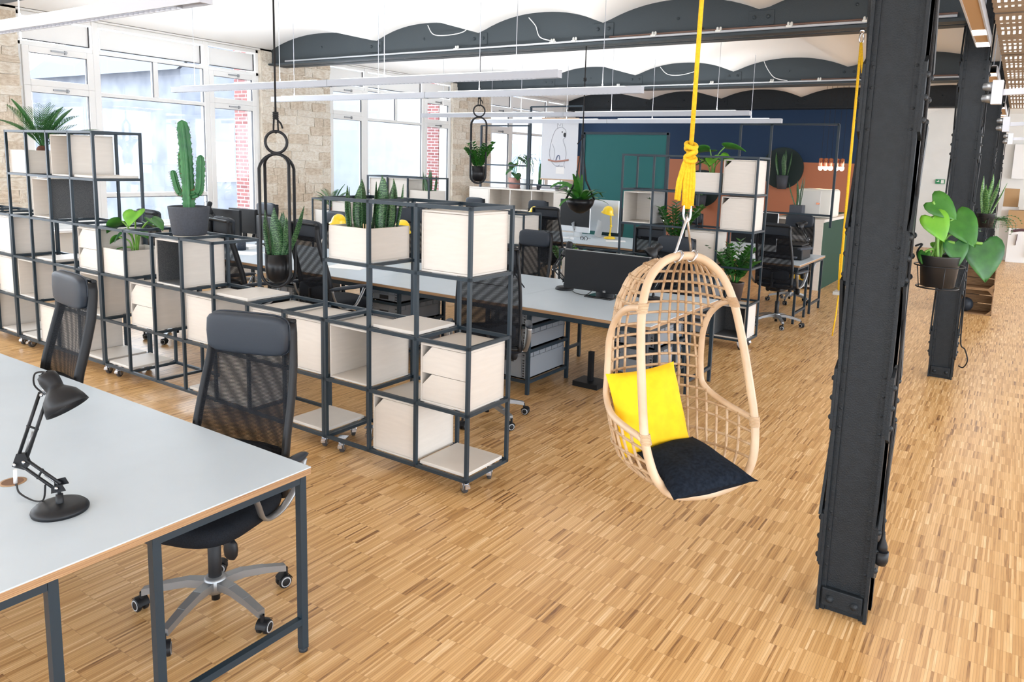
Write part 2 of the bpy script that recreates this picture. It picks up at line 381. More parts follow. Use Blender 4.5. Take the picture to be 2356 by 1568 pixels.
def window(n, y0):
    zt, zb = 3.45, .86; X = XW-.09
    f = MB()
    def vb(y, w, z0=zb, z1=zt, d=.07): f.box(X-d/2, y, z0, X+d/2, y+w, z1)
    def hb(z, h, ya, yb, d=.07): f.box(X-d/2, ya, z, X+d/2, yb, z+h)
    y1 = y0+3.28; ml, mr = y0+.85, y0+2.36
    vb(y0, .05); vb(y1-.05, .05); vb(ml, .08, d=.1); vb(mr, .08, d=.1); hb(zt-.05, .05, y0, y1); hb(zb, .06, y0, y1)
    hb(3.06, .05, y0, y1); hb(2.54, .05, ml+.08, mr, .08); vb((ml+mr)/2+.02, .07, 2.59, 3.06)
    hb(1.25, .06, ml+.08, mr)
    W_ = struct(ob('window_%d' % n, f, WHITEP, bevel=.006))
    sl = MB(); sl.box(XW-.12, y0, .83, XW+.12, y1, .865); ob('sill', sl, WHITEP, W_, bevel=.005)
    for ya, yb in ((y0+.05, ml), (ml+.08, mr), (mr+.08, y1-.05)):
        p = MB(); p.box(X-.012, ya+.03, 3.13, X+.012, yb-.03, 3.38); ob('spandrel_panel', p, WHITEP, W_, bevel=.004)
        g = MB(); zz = 3.13; ww = .012
        g.box(X+.012, ya+.03, 3.125, X+.03, yb-.03, 3.135); g.box(X+.012, yb-.035, 3.13, X+.03, yb-.025, 3.38); ob('panel_bead', g, RUBBER, W_)
    def sash(ya, yb, za, zb2, w=.075, hn=True):
        s = MB(); x0, x1 = X-.02, X+.055
        s.box(x0, ya, za, x1, ya+w, zb2); s.box(x0, yb-w, za, x1, yb, zb2); s.box(x0, ya+w, za, x1, yb-w, za+w); s.box(x0, ya+w, zb2-w, x1, yb-w, zb2)
        so = ob('sash', s, WHITEP, W_, bevel=.006)
        g = MB(); g.box(X-.004, ya+w-.01, za+w-.01, X+.004, yb-w+.01, zb2-w+.01); ob('pane', g, GLASS, so)
        k = MB(); q = .006
        for r_ in ((yb-w-q, za+w, yb-w, zb2-w), (ya+w, zb2-w-q, yb-w, zb2-w)): k.box(X+.01, r_[0], r_[1], X+.045, r_[2], r_[3])
        ob('gasket', k, RUBBER, so)
        if hn:
            h = MB(); h.box(x1, (ya+yb)/2-.09, zb2-.045, x1+.02, (ya+yb)/2+.09, zb2-.025); h.box(x1, (ya+yb)/2+.06, zb2-.06, x1+.028, (ya+yb)/2+.08, zb2-.015); ob('handle', h, SILVER, so)
    sash(y0+.05, ml, 2.6, 3.06); sash(y0+.05, ml, .92, 2.6); sash(mr+.08, y1-.05, 2.6, 3.06); sash(mr+.08, y1-.05, .92, 2.6)
    for ya, yb, za, zb2 in ((ml+.08, (ml+mr)/2+.02, 2.59, 3.06), ((ml+mr)/2+.09, mr, 2.59, 3.06), (ml+.08, mr, 1.31, 2.54), (ml+.08, mr, .92, 1.25)):
        g = MB(); g.box(X-.004, ya, za, X+.004, yb, zb2); pn = ob('pane', g, GLASS, W_)
        k = MB(); q = .006; k.box(X+.01, yb-q, za, X+.036, yb, zb2); k.box(X+.01, ya, zb2-q, X+.036, yb, zb2); ob('gasket', k, RUBBER, W_)
for n, y in enumerate((-8.0, -3.49, 1.07, 5.68, 10.2)): window(n+1, y)

# back wall of the lounge (navy over salmon), corridor side wall, far wall, unseen walls with openings
b = MB(); b.m = 0; b.box(XW, 13.9, 2.1, .62, 14.05, 3.66); b.m = 1; b.box(XW, 13.9, 0, .62, 14.05, 2.1); struct(ob('wall_back', b, [NAVYW, SALMON]))
b = MB(); b.box(.62, 13.9, 0, .77, 19, 3.66); struct(ob('wall_corridor', b, WALLW))
b = MB(); b.box(.62, 19, 0, 10.3, 19.15, 3.66); struct(ob('wall_far', b, WALLW))
b = MB(); b.box(1.0, 18.985, 2.62, 4.0, 19, 2.66); b.box(1.7, 18.985, 2.3, 2.3, 19, 2.325); struct(ob('trim_1', b, WALLW))
b = MB(); b.box(10, -8.3, 0, 10.3, 19.2, .3); b.box(10, -8.3, 3.4, 10.3, 19.2, 3.6)
for y in (-8.2, -2.6, 2.4, 7.4, 12.4, 17.4): b.box(10, y-.2, .3, 10.3, y+.2, 3.4)
struct(ob('wall_right', b, WALLW))
b = MB(); b.box(-6.9, -8.4, 0, 10.3, -8.3, .8); b.box(-6.9, -8.4, 3.1, 10.3, -8.3, 3.7)
for x in (-6.6, -2.5, 1.5, 5.5, 9.8): b.box(x-.3, -8.4, .8, x+.3, -8.3, 3.1)
struct(ob('wall_front', b, WALLW))

# steel beams
POSN = ['nearest the camera', 'above the desk row', 'above the partition', 'above the dark lounge']
for i, y in enumerate(BY):
    m = BEAMM if i < 3 else IRON
    B_ = thing('steel_beam', ['steel ceiling beam at top left with the near planter rope', 'long dark riveted ceiling beam carrying both yellow swing ropes side', 'second dark ceiling beam over the steel partition', 'farthest nearly black beam under the lounge vaults'][i], 'beam', (0, y, 0))
    g = MB()
    for s in (-1, 1):
        g.box(XW-.05, s*.085-.008, 3.26, 3.02, s*.085+.008, 3.68); g.box(XW-.05, min(s*.035, s*.17), 3.235, 3.02, max(s*.035, s*.17), 3.262)
    ob('girder', g, m, B_)
    g = MB(); g.box(XW, -.034, 3.246, 3.0, .034, 3.3); ob('plaster_joint', g, mat('rough_plaster', (.70, .69, .66), .9, col2=(.35, .33, .3), scale=18, stretch=(1, 1, 1)), B_)
    if i in (1, 2):
        g = MB(); g.tube([(XW+.4, -.15, 3.285), (2.95, -.15, 3.285)], .013, 8); ob('conduit', g, mat('grey_conduit', (.5, .52, .55), .4), B_)
        g = MB(); g.tube([(-1.5+i, -.13, 3.31), (2.95, -.13, 3.31)], .011, 8); ob('pipe', g, mat('rusty_pipe', (.16, .09, .065), .5), B_)
        for x in (-2.7, -1.25, -.95, .05, .78, 1.5, 2.2):
            c = MB(); c.box(x-.028, -.175, 3.28, x+.028, -.105, 3.30)
            for q in (-.016, .016): c.lathe([(.013, 3.3), (.013, 3.325), (.008, 3.335), (.0001, 3.337)], 8, None, True, (x+q, -.14, 0))
            ob('cable_clip', c, CLIPM, B_)
    for x in VAL[1:5]:
        c = MB(); c.box(x-.13, -.102, 3.33, x+.13, -.09, 3.475); sp = ob('splice_plate', c, m, B_, bevel=.003)
        for q in (-.07, .07):
            c = MB(); c.lathe([(.02, 0), (.02, .012), (.011, .022), (.0001, .024)], 8, MX.Rotation(PI/2, 4, 'X'), True, (x+q, -.102, 3.41)); ob('bolt', c, m, sp)
    for x in (-5.3, -3.3, -1.5, .3, 2.1):
        c = MB(); c.lathe([(.016, 0), (.016, .01), (.0001, .016)], 8, MX.Rotation(PI/2, 4, 'X'), True, (x, -.093, 3.46)); ob('bolt', c, m, B_)
# loops of white flex below the vaults
def cable(pts, label, m=WHITEC, r=.006, name='hanging_cable', cat='cable'):
    c = MB(); c.tube(catmull(pts, 8), r, 6); return tag(ob(name, c, m), label, cat)
cable([(-3.2, 4.5, 3.62), (-3.1, 4.5, 3.5), (-2.85, 4.48, 3.47), (-2.6, 4.5, 3.5), (-2.5, 4.5, 3.58)], 'white flex looped across the second vault under long beam')
cable([(-1.6, 4.5, 3.6), (-1.5, 4.5, 3.5), (-1.42, 4.49, 3.36), (-1.2, 4.49, 3.3)], 'white flex dropping to the clips left of the yellow rope')
cable([(-1.9, 9.0, 3.6), (-1.75, 9.0, 3.47), (-1.5, 9.0, 3.45), (-1.25, 9.0, 3.5)], 'white flex loop on the second beam left of yellow rope')
cable([(-.1, 9.0, 3.62), (-.02, 8.98, 3.48), (.1, 8.98, 3.35), (.3, 8.98, 3.3)], 'white flex dropping to second beam right of yellow rope')

# riveted lattice columns
def rivet(mb, p, n, r=.014):
    n = V(n); q = V((0, 0, 1)).rotation_difference(n).to_matrix().to_4x4(); mb.lathe([(r, 0), (r*.8, r*.5), (r*.35, r*.8), (.0001, r*.85)], 8, q, True, p)
def column(y, label):
    X0, X1 = 3.017, 3.222
    C_ = thing('steel_column', label, 'column', (3.12, y, 0)); ox = -3.12
    for s in (-1, 1):
        ww = 's'
        g = MB(); yb = s*.045; ye = s*.082
        g.box(X0+ox, min(yb, yb+s*.012), 0, X1+ox, max(yb, yb+s*.012), 3.5)
        for x in (X0, X1-.013): g.box(x+ox, min(yb, ye), 0, x+.013+ox, max(yb, ye), 3.5)
        for x, sg in ((X0+.013, 1), (X1-.013, -1)): g.box(min(x, x+sg*.02)+ox, min(yb, yb+s*.02), 0, max(x, x+sg*.02)+ox, max(yb, yb+s*.02), 3.5)
        ob('channel', g, IRON, C_)
    g = MB(); g.box(X0+.02+ox, -.082, .03, X1-.02+ox, -.046, .11); fp = ob('foot_plate', g, IRON, C_, bevel=.004)
    for x in (-.05, .05):
        c = MB(); rivet(c, (x, -.082, .065), (0, -1, 0), .018); ob('bolt', c, IRON, fp)
    zs = [.33, .95, 1.56, 2.18, 2.8, 3.4]
    for sx, x in ((1, X1+ox), (-1, X0+ox)):
        for i, z in enumerate(zs):
            p = MB(); poly = [(-.085, -.13), (-.03, -.16), (.03, -.16), (.085, -.13), (.085, .13), (.03, .16), (-.03, .16), (-.085, .13)] if i % 2 else [(-.085, -.11), (.0, -.15), (.085, -.11), (.085, .11), (0, .15), (-.085, .11)]
            M = T(x if sx > 0 else x-.012, 0, z) @ MX(((0, 0, 1, 0), (1, 0, 0, 0), (0, 1, 0, 0), (0, 0, 0, 1)))
            p.prism(poly, .012, M); pl = ob('gusset_plate', p, IRON, C_)
            rv = MB()
            for yy in (-.065, .065):
                for zz in (-.085, 0, .085): rivet(rv, (x+sx*.012, yy, z+zz), (sx, 0, 0))
            ob('rivets', rv, IRON, pl)
            if i < len(zs)-1:
                d = 1 if i % 2 else -1
                l = MB(); xx = x+sx*.016; l.bar((xx, d*.07, z+.1), (xx, -d*.07, zs[i+1]-.1), .045, .012, (1, 0, 0)); ob('lacing_bar', l, IRON, C_)
    rv = MB()
    for z in zs:
        for zz in (-.12, -.04, .04, .12):
            for x in (X0+.024, X1-.024): rivet(rv, (x+ox, -.057, z+zz), (0, -1, 0), .012)
            rivet(rv, (X0+ox, -.066, z+zz), (-1, 0, 0), .013)
    r_ = ob('front_rivets', rv, IRON, C_); r_['kind'] = 'stuff'
    return C_
for y, l in ((.17, 'big dark riveted lattice column in right foreground'), (4.72, 'second riveted column behind the monstera pot'), (9.25, 'third riveted column with snake plant in front'), (13.75, 'farthest riveted column almost hidden behind the others')): column(y, l)

# ---------------------------------------------------------------- outside the windows
def brick_pier(y0, label):
    t = thing('brick_pilaster', label, 'pilaster', (XW-.62, y0, -1)); c = MB(); c.box(-.5, 0, 0, 0, .55, 6); ob('brickwork', c, BRICKR, t)
    return t
brick_pier(4.66, 'red brick pilaster outside the leftmost window'); brick_pier(9.2, 'red brick pilaster outside the middle window')
def house(x0, y0, x1, y1, z0, z1, m, label, wins, gable=0, face='x'):
    t = thing('building', label, 'building', (x0, y0, 0)); c = MB(); c.box(0, 0, z0, x1-x0, y1-y0, z1)
    if gable:
        d = y1-y0; c.add([(0, 0, z1), (0, d, z1), (0, d/2, z1+gable), (x1-x0, 0, z1), (x1-x0, d, z1), (x1-x0, d/2, z1+gable)], [(0, 1, 2), (5, 4, 3), (0, 2, 5, 3), (2, 1, 4, 5)])
        r = MB(); r.add([(-.3, -.3, z1-.05), (x1-x0+.3, -.3, z1-.05), (x1-x0+.3, d/2, z1+gable+.12), (-.3, d/2, z1+gable+.12), (-.3, d+.3, z1-.05), (x1-x0+.3, d+.3, z1-.05)], [(0, 1, 2, 3), (3, 2, 5, 4)]); ob('roof', r, ROOFO, t)
    ob('wall', c, m, t)
    for (u, z, w, h) in wins:
        f = MB(); X = x1-x0
        if face == 'x': f.box(X, u, z, X+.06, u+w, z+h)
        else: f.box(u, -.06, z, u+w, 0, z+h)
        fo = ob('window', f, WHITEP, t); g = MB()
        if face == 'x': g.box(X+.06, u+.1, z+.1, X+.08, u+w-.1, z+h-.1)
        else: g.box(u+.1, -.08, z+.1, u+w-.1, -.06, z+h-.1)
        ob('pane', g, mat('far_pane', (.10, .16, .24), .15), fo)
house(-26, 9.5, -17, 13.0, -6, 4.2, GREYO, 'grey rendered gable house seen through the leftmost window', [(1.0, 1.0, .8, 1.2)], 1.6)
house(-40, 4, -30, 9, -6, 6.5, PLASTERO, 'pale low house with grey roof in the far left pane', [(1, 2, 1, 1.5), (3, 2, 1, 1.5)], 1.0)
house(-22, 19, -13, 30, -6, 9, PLASTERO, 'white rendered apartment house seen beside the brick pilaster', [(k*2.2+.8, z, .9, 1.5) for k in range(4) for z in (-1.6, 1.2, 4.0)] , 0)
house(-30, 30.5, -14.5, 50, -6, 14, PLASTERO, 'tall white house behind the third window', [(k*2.4, z, 1.0, 1.6) for k in range(8) for z in (-1, 2, 5, 8)], 0)
# ---------------------------------------------------------------- desks
def desk(x0, x1, y0, y1, label, group=None, seams=(), mid_legs=()):
    t = thing('desk', label, 'desk', (x0, y0, 0), 0, group); w = x1-x0; d = y1-y0; z = .745
    xs = [0] + [s-x0 for s in seams] + [w]
    for a, c in zip(xs, xs[1:]):
        g = MB(); g.box(a+.001, 0, z-.0285, c-.001, d, z-.0045); tp = ob('tabletop', g, PLYEDGE, t)
        g = MB(); g.box(a+.001, 0, z-.0045, c-.001, d, z); ob('linoleum_surface', g, DESKTOP, tp)
    ly = [.02, d/2-.145, d/2+.145, d-.02]
    g = MB()
    for y in (.02, d/2-.145, d/2+.145, d-.02): g.bar((.02, y, z-.048), (w-.02, y, z-.048), .026, .036)
    ob('apron_rail', g, STEEL, t)
    for x in [.035, w-.035] + [q-x0 for q in mid_legs]:
        for ya, yb in ((ly[0], ly[1]), (ly[2], ly[3])):
            g = MB(); g.bar((x, ya-.012, z-.046), (x, yb+.012, z-.046), .028, .034); ob('top_rail', g, STEEL, t); g = MB(); g.bar((x, ya, .13), (x, yb, .13), .026, .026); ob('foot_rail', g, STEEL, t)
            for y in (ya, yb):
                g = MB(); g.bar((x, y, .012), (x, y, z-.03), .028, .028); lg = ob('leg', g, STEEL, t)
                f = MB(); f.lathe([(.017, 0), (.017, .014), (.012, .016)], 12, None, True, (x, y, 0)); ob('foot', f, BLACKP, lg)
    return t

# ---------------------------------------------------------------- office chair (faces local +Y)
def rbox(cx, cy, cz, w, d, h, e=4.0, n=20, m=8, crown=0):
    # super-ellipsoid style cushion
    g = MB(); sg = lambda v, p: math.copysign(abs(v)**p, v)
    def fn(u, v):
        a = 2*PI*u; b = PI*(v-.5); p = 2/e
        cb = sg(math.cos(b), p)
        return (cx + w/2*cb*sg(math.cos(a), p), cy + d/2*cb*sg(math.sin(a), p), cz + h/2*sg(math.sin(b), p) + crown*(1-(2*abs(cb*sg(math.cos(a), p))-0)**2*.25))
    g.grid(fn, n, m); return g
BACK = [(-.17, .50), (-.165, .60), (-.185, .72), (-.225, .86), (-.262, 1.0), (-.28, 1.12), (-.275, 1.22)]
def backy(z):
    for (a, z0), (c, z1) in zip(BACK, BACK[1:]):
        if z <= z1:
            t = (z-z0)/(z1-z0); return a+(c-a)*t
    return BACK[-1][0]
def make_chair():
    t = thing('office_chair', 'chair', 'chair')
    hub = MB(); hub.lathe([(.0001, .085), (.036, .085), (.045, .10), (.045, .145), (.036, .155), (.0001, .155)], 16); ob('hub', hub, SILVER, t)
    for k in range(5):
        a = 2*PI*k/5+.35; c, s = math.cos(a), math.sin(a); g = MB()
        p = [(.03, .125), (.11, .128), (.20, .112), (.29, .088)]
        for (r0, z0), (r1, z1) in zip(p, p[1:]): 
            w0 = .044-.05*r0; w1 = .044-.05*r1; hh = .034-.03*r0
            q = lambda r, z, w, zz: (r*c-w/2*s, r*s+w/2*c, z+zz)
            vs = [q(r0, z0, -w0, -hh/2), q(r0, z0, w0, -hh/2), q(r0, z0, w0, hh/2), q(r0, z0, -w0, hh/2), q(r1, z1, -w1, -hh/2), q(r1, z1, w1, -hh/2), q(r1, z1, w1, hh/2), q(r1, z1, -w1, hh/2)]
            g.add(vs, [(0, 1, 2, 3), (7, 6, 5, 4), (0, 4, 5, 1), (1, 5, 6, 2), (2, 6, 7, 3), (3, 7, 4, 0)])
        ob('base_leg', g, SILVER, t)
        an = a+.9+k*1.3; px, py = .295*c, .295*s; cs = MB(); M = T(px, py, 0) @ rotz(an)
        cs.lathe([(.008, .055), (.008, .085)], 8, None, True, (px, py, 0))
        hood = [(-.026+.0*i, 0) for i in range(1)]
        for sx in (-1, 1):
            R_ = M @ T(sx*.006 if sx > 0 else sx*.024, -.012, .029) @ MX.Rotation(PI/2, 4, 'Y'); cs.lathe([(.0001, 0), (.024, 0), (.0285, .004), (.0285, .015), (.024, .018), (.0001, .018)], 14, R_)
        cs.grid(lambda u, v: M @ V(((u-.5)*.044, -.012+.033*math.cos(PI*v*.8+.1), .029+.033*math.sin(PI*v*.8+.1))), 2, 8)
        co = ob('caster', cs, BLACKP, t); ri = MB()
        for sx in (-1, 1):
            R_ = M @ T(sx*.0245, -.012, .029) @ MX.Rotation(PI/2, 4, 'Y'); ri.lathe([(.018, -.0006), (.0225, -.0006), (.0225, .0006), (.018, .0006)], 14, R_)
        ob('wheel_ring', ri, mat('ring_grey', (.42, .43, .45), .4), co)
    g = MB(); g.lathe([(.0001, .05), (.017, .05), (.017, .12), (.026, .15), (.026, .30), (.014, .31), (.014, .42), (.0001, .42)], 14); ob('gas_lift', g, BLACKP, t)
    g = MB(); g.box(-.075, -.11, .375, .075, .13, .425); ob('tilt_mechanism', g, BLACKP, t, bevel=.015)
    for sx in (-1, 1):
        g = MB(); g.tube([(sx*.05, .10, .395), (sx*.17, .13, .385)], .008, 8); g.add([], []); 
        q = rbox(sx*.19, .135, .372, .06, .03, .085, 2.6, 12, 6); g.add(q.v, q.f, True); ob('lever', g, BLACKP, t)
    g = rbox(0, .045, .468, .51, .50, .105, 3.6, 28, 10); ob('seat', g, BLACKF, t)
    W0 = lambda z: .222 - .030*max(0, (z-.5)/.75) + .012*math.sin(PI*min(1, max(0, (z-.5)/.6)))
    def net(off, nm, m):
        g = MB()
        g.grid(lambda u, v: ((2*u-1)*W0(.50+.58*v), backy(.50+.58*v)+off-.035*(1-(2*u-1)**2)*(1-.5*v), .50+.58*v), 8, 12); return ob(nm, g, m, t)
    net(.010, 'back_net', NET1); net(-.022, 'rear_net', NET2)
    for sx in (-1, 1):
        g = MB(); zz = [.46+.045*i for i in range(17)]
        g.tube([(sx*W0(z), backy(max(z, .5)), z) for z in zz], .013, 8, flat=1.9); ob('back_frame', g, BLACKP, t)
    g = MB(); g.tube([(x*.045, backy(.49)-.02*(1-(x/5)**2), .475) for x in range(-5, 6)], .014, 8); g.tube([(x*.04, backy(1.18)-.012, 1.185) for x in range(-5, 6)], .012, 8); ob('back_crossbar', g, BLACKP, t)
    g = MB(); g.bar((0, -.06, .40), (0, -.20, .44), .07, .02); g.bar((0, -.20, .44), (0, -.205, .62), .07, .02, (1, 0, 0)); ob('back_bracket', g, BLACKP, t)
    h = rbox(0, backy(1.14)+.035, 1.125, .395, .06, .175, 5.0, 32, 10); ob('headrest', h, BLACKL, t)
    g = MB(); P = [(math.copysign(abs(math.cos(2*PI*k/40))**.4, math.cos(2*PI*k/40))*.1975, backy(1.14)+.035-.012, 1.125+math.copysign(abs(math.sin(2*PI*k/40))**.4, math.sin(2*PI*k/40))*.0885) for k in range(40)]
    g.tube(P, .004, 6, True); ob('headrest_piping', g, BLACKL, t)
    h = rbox(0, backy(.62)-.03, .60, .40, .05, .13, 4.0, 20, 8); ob('lumbar_pad', h, BLACKF, t)
    for sx in (-1, 1):
        g = MB(); pts = catmull([(sx*.285, .135, .622), (sx*.287, .10, .56), (sx*.275, .05, .475), (sx*.265, -.02, .445), (sx*.27, -.10, .462), (sx*.288, -.17, .54), (sx*.292, -.20, .628)], 5)
        g.tube(pts, .0075, 8, flat=2.2); g.bar((sx*.265, -.02, .443), (sx*.10, -.01, .43), .05, .012); ar = ob('armrest', g, SILVER, t)
        pd = rbox(sx*.29, -.03, .64, .055, .40, .032, 3.0, 20, 6); ob('arm_pad', pd, BLACKL, ar)
    return t
CH0 = make_chair(); CHU = [False]
def chair(x, y, rz, label, lift=0, tilt=0):
    c = CH0 if not CHU[0] else dup(CH0)
    CHU[0] = True; c.location = (x, y, 0); c.rotation_euler = (0, 0, rz); c['label'] = label; c['group'] = 'high-backed office chairs'
    for ch in c.children:
        n = ch.name.split('.')[0]
        if n in ('hub', 'base_leg', 'caster', 'gas_lift'): continue
        M = T(0, 0, lift)
        if tilt and n in ('back_net', 'rear_net', 'back_frame', 'back_crossbar', 'headrest', 'headrest_piping', 'lumbar_pad', 'armrest', 'seat'): M = M @ T(0, 0, .42) @ MX.Rotation(-tilt, 4, 'X') @ T(0, 0, -.42)
        ch.matrix_local = M
    return c

# ---------------------------------------------------------------- rolling steel cube shelves
S = .38; LZ = lambda l: .11+S*l
BARM = {}
def barmesh(kind):
    if kind in BARM: return BARM[kind]
    g = MB(); h = .010
    if kind == 'x': g.box(-h, -h, -h, S+h, h, h)
    elif kind == 'y': g.box(-h, h, -h, h, S-h, h)
    else: g.box(-h, -h, -h, h, h, S*kind+h)
    o = ob('rail', g, STEEL); me = o.data; bpy.data.objects.remove(o); BARM[kind] = me; return me
def caster_mesh():
    g = MB(); g.m = 0; R_ = T(-.013, 0, .040) @ MX.Rotation(PI/2, 4, 'Y'); g.lathe([(.0001, 0), (.032, 0), (.040, .004), (.040, .022), (.032, .026), (.0001, .026)], 20, R_)
    g.m = 1
    for sx in (-1, 1):
        R_ = T(sx*.0135-.0005, 0, .040) @ MX.Rotation(PI/2, 4, 'Y'); g.lathe([(.0001, 0), (.026, 0), (.026, .001), (.0001, .001)], 12, R_)
    g.m = 2
    for sx in (-1, 1): g.prism([(-.014, .03), (.012, .03), (.03, .06), (.036, .094), (-.014, .094), (-.022, .05)], .003, MX(((0, 0, 1, sx*.0175-.0015), (1, 0, 0, 0), (0, 1, 0, 0), (0, 0, 0, 1))))
    g.box(-.018, -.014, .086, .018, .03, .09); g.box(-.03, -.03, .09, .03, .03, .1)
    g.box(-.012, -.05, .055, .012, -.014, .066); g.box(-.014, -.056, .042, .014, -.046, .058); g.tube([(-.014, -.03, .07), (.014, -.03, .07)], .006, 6)
    o = ob('caster', g, [RUBBER, SILVER, CHROME]); me = o.data; bpy.data.objects.remove(o); return me
CASTM = caster_mesh()
def shelf(x0, y0, cols, label):
    # cols: list of heights in cells from left to right
    t = thing('rolling_shelf', label, 'shelf', (x0, y0, 0)); n = len(cols)
    for i in range(n+1):
        h = max(cols[i-1] if i > 0 else 0, cols[i] if i < n else 0)
        for d in (0, S): ob('post', barmesh(h), None, t, (i*S, d, LZ(0)))
        for l in range(h+1): ob('rail', barmesh('y'), None, t, (i*S, 0, LZ(l)))
    for i in range(n):
        for l in range(cols[i]+1):
            for d in (0, S): ob('rail', barmesh('x'), None, t, (i*S, d, LZ(l)))
    for x in (.07, n*S-.07):
        for d in (.07, S-.07):
            o = ob('caster', CASTM, None, t, (x, d, 0)); o.rotation_euler = (0, 0, random.uniform(.5, 1.4) if x > .1 else random.uniform(.3, .8))
    return t
B_ = .346; TH = .012
def loc(x0, y0, i, l): return (x0+i*S+S/2, y0+S/2, LZ(l)+.0105)
ORD = ['first', 'second', 'third', 'fourth', 'fifth', 'sixth', 'seventh']
def shell(g, h=B_, front=True, back=True):
    b = B_/2; g.box(-b, -b, 0, b, b, TH); g.box(-b, -b, h-TH, b, b, h); g.box(-b, -b, TH, -b+TH, b, h-TH); g.box(b-TH, -b, TH, b, b, h-TH)
    if back: g.box(-b+TH, b-TH, TH, b-TH, b, h-TH)
BCACHE = {}
def boxthing(kind, P, label, group='birch boxes in the rolling shelves', felt=None):
    if kind in BCACHE: return dup(BCACHE[kind], label, P)
    b = B_/2; nm = {'open': 'open_box', 'closed': 'storage_box', 'door': 'door_box', 'drawers': 'drawer_box', 'felt': 'felt_lined_box', 'feltside': 'felt_sided_box', 'greyside': 'grey_felt_box', 'planter': 'planter_box', 'board': 'shelf_board', 'dark': 'dark_lined_box'}[kind]
    t = thing(nm, label, {'board': 'board', 'planter': 'planter'}.get(kind, 'box'), P, 0, 'birch shelf boards' if kind == 'board' else 'birch planter boxes' if kind == 'planter' else group)
    if kind == 'board':
        g = MB(); g.box(-b, -b, 0, b, b, .02); ob('panel', g, BIRCH, t, bevel=.003)
    elif kind == 'planter':
        h = .205; g = MB()
        g.box(-b, -b, 0, b, b, TH)
        for q in ((-b, -b, b, -b+TH), (-b, b-TH, b, b), (-b, -b+TH, -b+TH, b-TH), (b-TH, -b+TH, b, b-TH)): g.box(q[0], q[1], TH, q[2], q[3], h)
        ob('trough', g, BIRCH, t, bevel=.002); s_ = MB(); s_.grid(lambda u, v: ((u-.5)*2*(b-TH), (v-.5)*2*(b-TH), .15+.012*math.sin(17*u)*math.sin(13*v)), 8, 8); so = ob('soil', s_, SOIL, t)
    else:
        g = MB(); shell(g); ob('carcass', g, BIRCH, t, bevel=.0025)
        def plate(z0, z1, cut, nm):
            x0, x1 = -b+TH+.002, b-TH-.002; p = [(x0, z0), (x1, z0), (x1, z1), (x0+cut, z1), (x0, z1-cut)] if cut else [(x0, z0), (x1, z0), (x1, z1), (x0, z1)]
            g = MB(); g.prism(p, .012, MX(((1, 0, 0, 0), (0, 0, -1, -b+.014), (0, 1, 0, 0), (0, 0, 0, 1)))); ob(nm, g, BIRCH, t)
        if kind == 'closed': plate(TH+.002, B_-TH-.002, 0, 'front_panel')
        if kind == 'door': plate(TH+.002, B_-TH-.002, .07, 'door')
        if kind == 'drawers': plate(TH+.002, B_/2-.0015, .07, 'drawer'); plate(B_/2+.0015, B_-TH-.002, .07, 'drawer')
        if kind in ('felt', 'dark'):
            g = MB(); e = .004; b2 = b-TH-.0005; g.box(-b2, b2-e, TH, b2, b2, B_-TH); g.box(-b2, -b+.01, TH, -b2+e, b2-e, B_-TH); g.box(b2-e, -b+.01, TH, b2, b2-e, B_-TH); g.box(-b2+e, -b+.01, TH, b2-e, b2-e, TH+e); ob('felt_lining', g, FELT, t)
        if kind in ('feltside', 'greyside'):
            g = MB(); g.box(b, -b, 0, b+.005, b, B_); ob('felt_panel', g, FELT if kind == 'feltside' else FELTG, t)
    BCACHE[kind] = t; return t
KW = {'open': 'open-fronted birch box', 'closed': 'closed birch box', 'door': 'birch box with corner-cut door', 'drawers': 'birch box with two corner-cut drawers', 'felt': 'birch box lined with charcoal felt', 'feltside': 'open birch box with charcoal felt side', 'greyside': 'open birch box with grey felt side', 'planter': 'half-height birch planter box', 'board': 'loose white birch board', 'dark': 'dark-lined open box'}
def fill(x0, y0, unit, items):
    for kind, i, l in items: boxthing(kind, loc(x0, y0, i, l), '%s, %s column, %s row of %s' % (KW[kind], ORD[i], ['bottom', 'second', 'third', 'fourth', 'top'][l], unit))

# ---------------------------------------------------------------- plants
def blade(g, pts, wid, nrm, fold=.15, smooth=True):
    # leaf strip along pts with widths; nrm ~ up vector of the leaf face
    pts = [V(p) for p in pts]; m = len(pts); vs = []; nrm = V(nrm)
    for i in range(m):
        t = (pts[min(i+1, m-1)]-pts[max(i-1, 0)]).normalized(); sd = t.cross(nrm); sd = sd.normalized() if sd.length > 1e-5 else t.orthogonal().normalized(); up = sd.cross(t).normalized()
        w = wid[i]; vs += [pts[i]-sd*w+up*w*fold, pts[i], pts[i]+sd*w+up*w*fold]
    fs = []
    for i in range(m-1):
        for k in range(2): fs.append((i*3+k, i*3+k+1, i*3+k+4, i*3+k+3))
    return g.add(vs, fs, smooth)
def arc(p, az, el, L, droop, n=8, w=0):
    # curve leaving p with azimuth az, elevation el, bending down by droop radians over length L
    out = [V(p)]; q = V(p)
    for i in range(n):
        e = el-droop*((i+.5)/n)**1.3; a = az+w*i/n; q = q+V((math.cos(a)*math.cos(e), math.sin(a)*math.cos(e), math.sin(e)))*(L/n); out.append(q.copy())
    return out
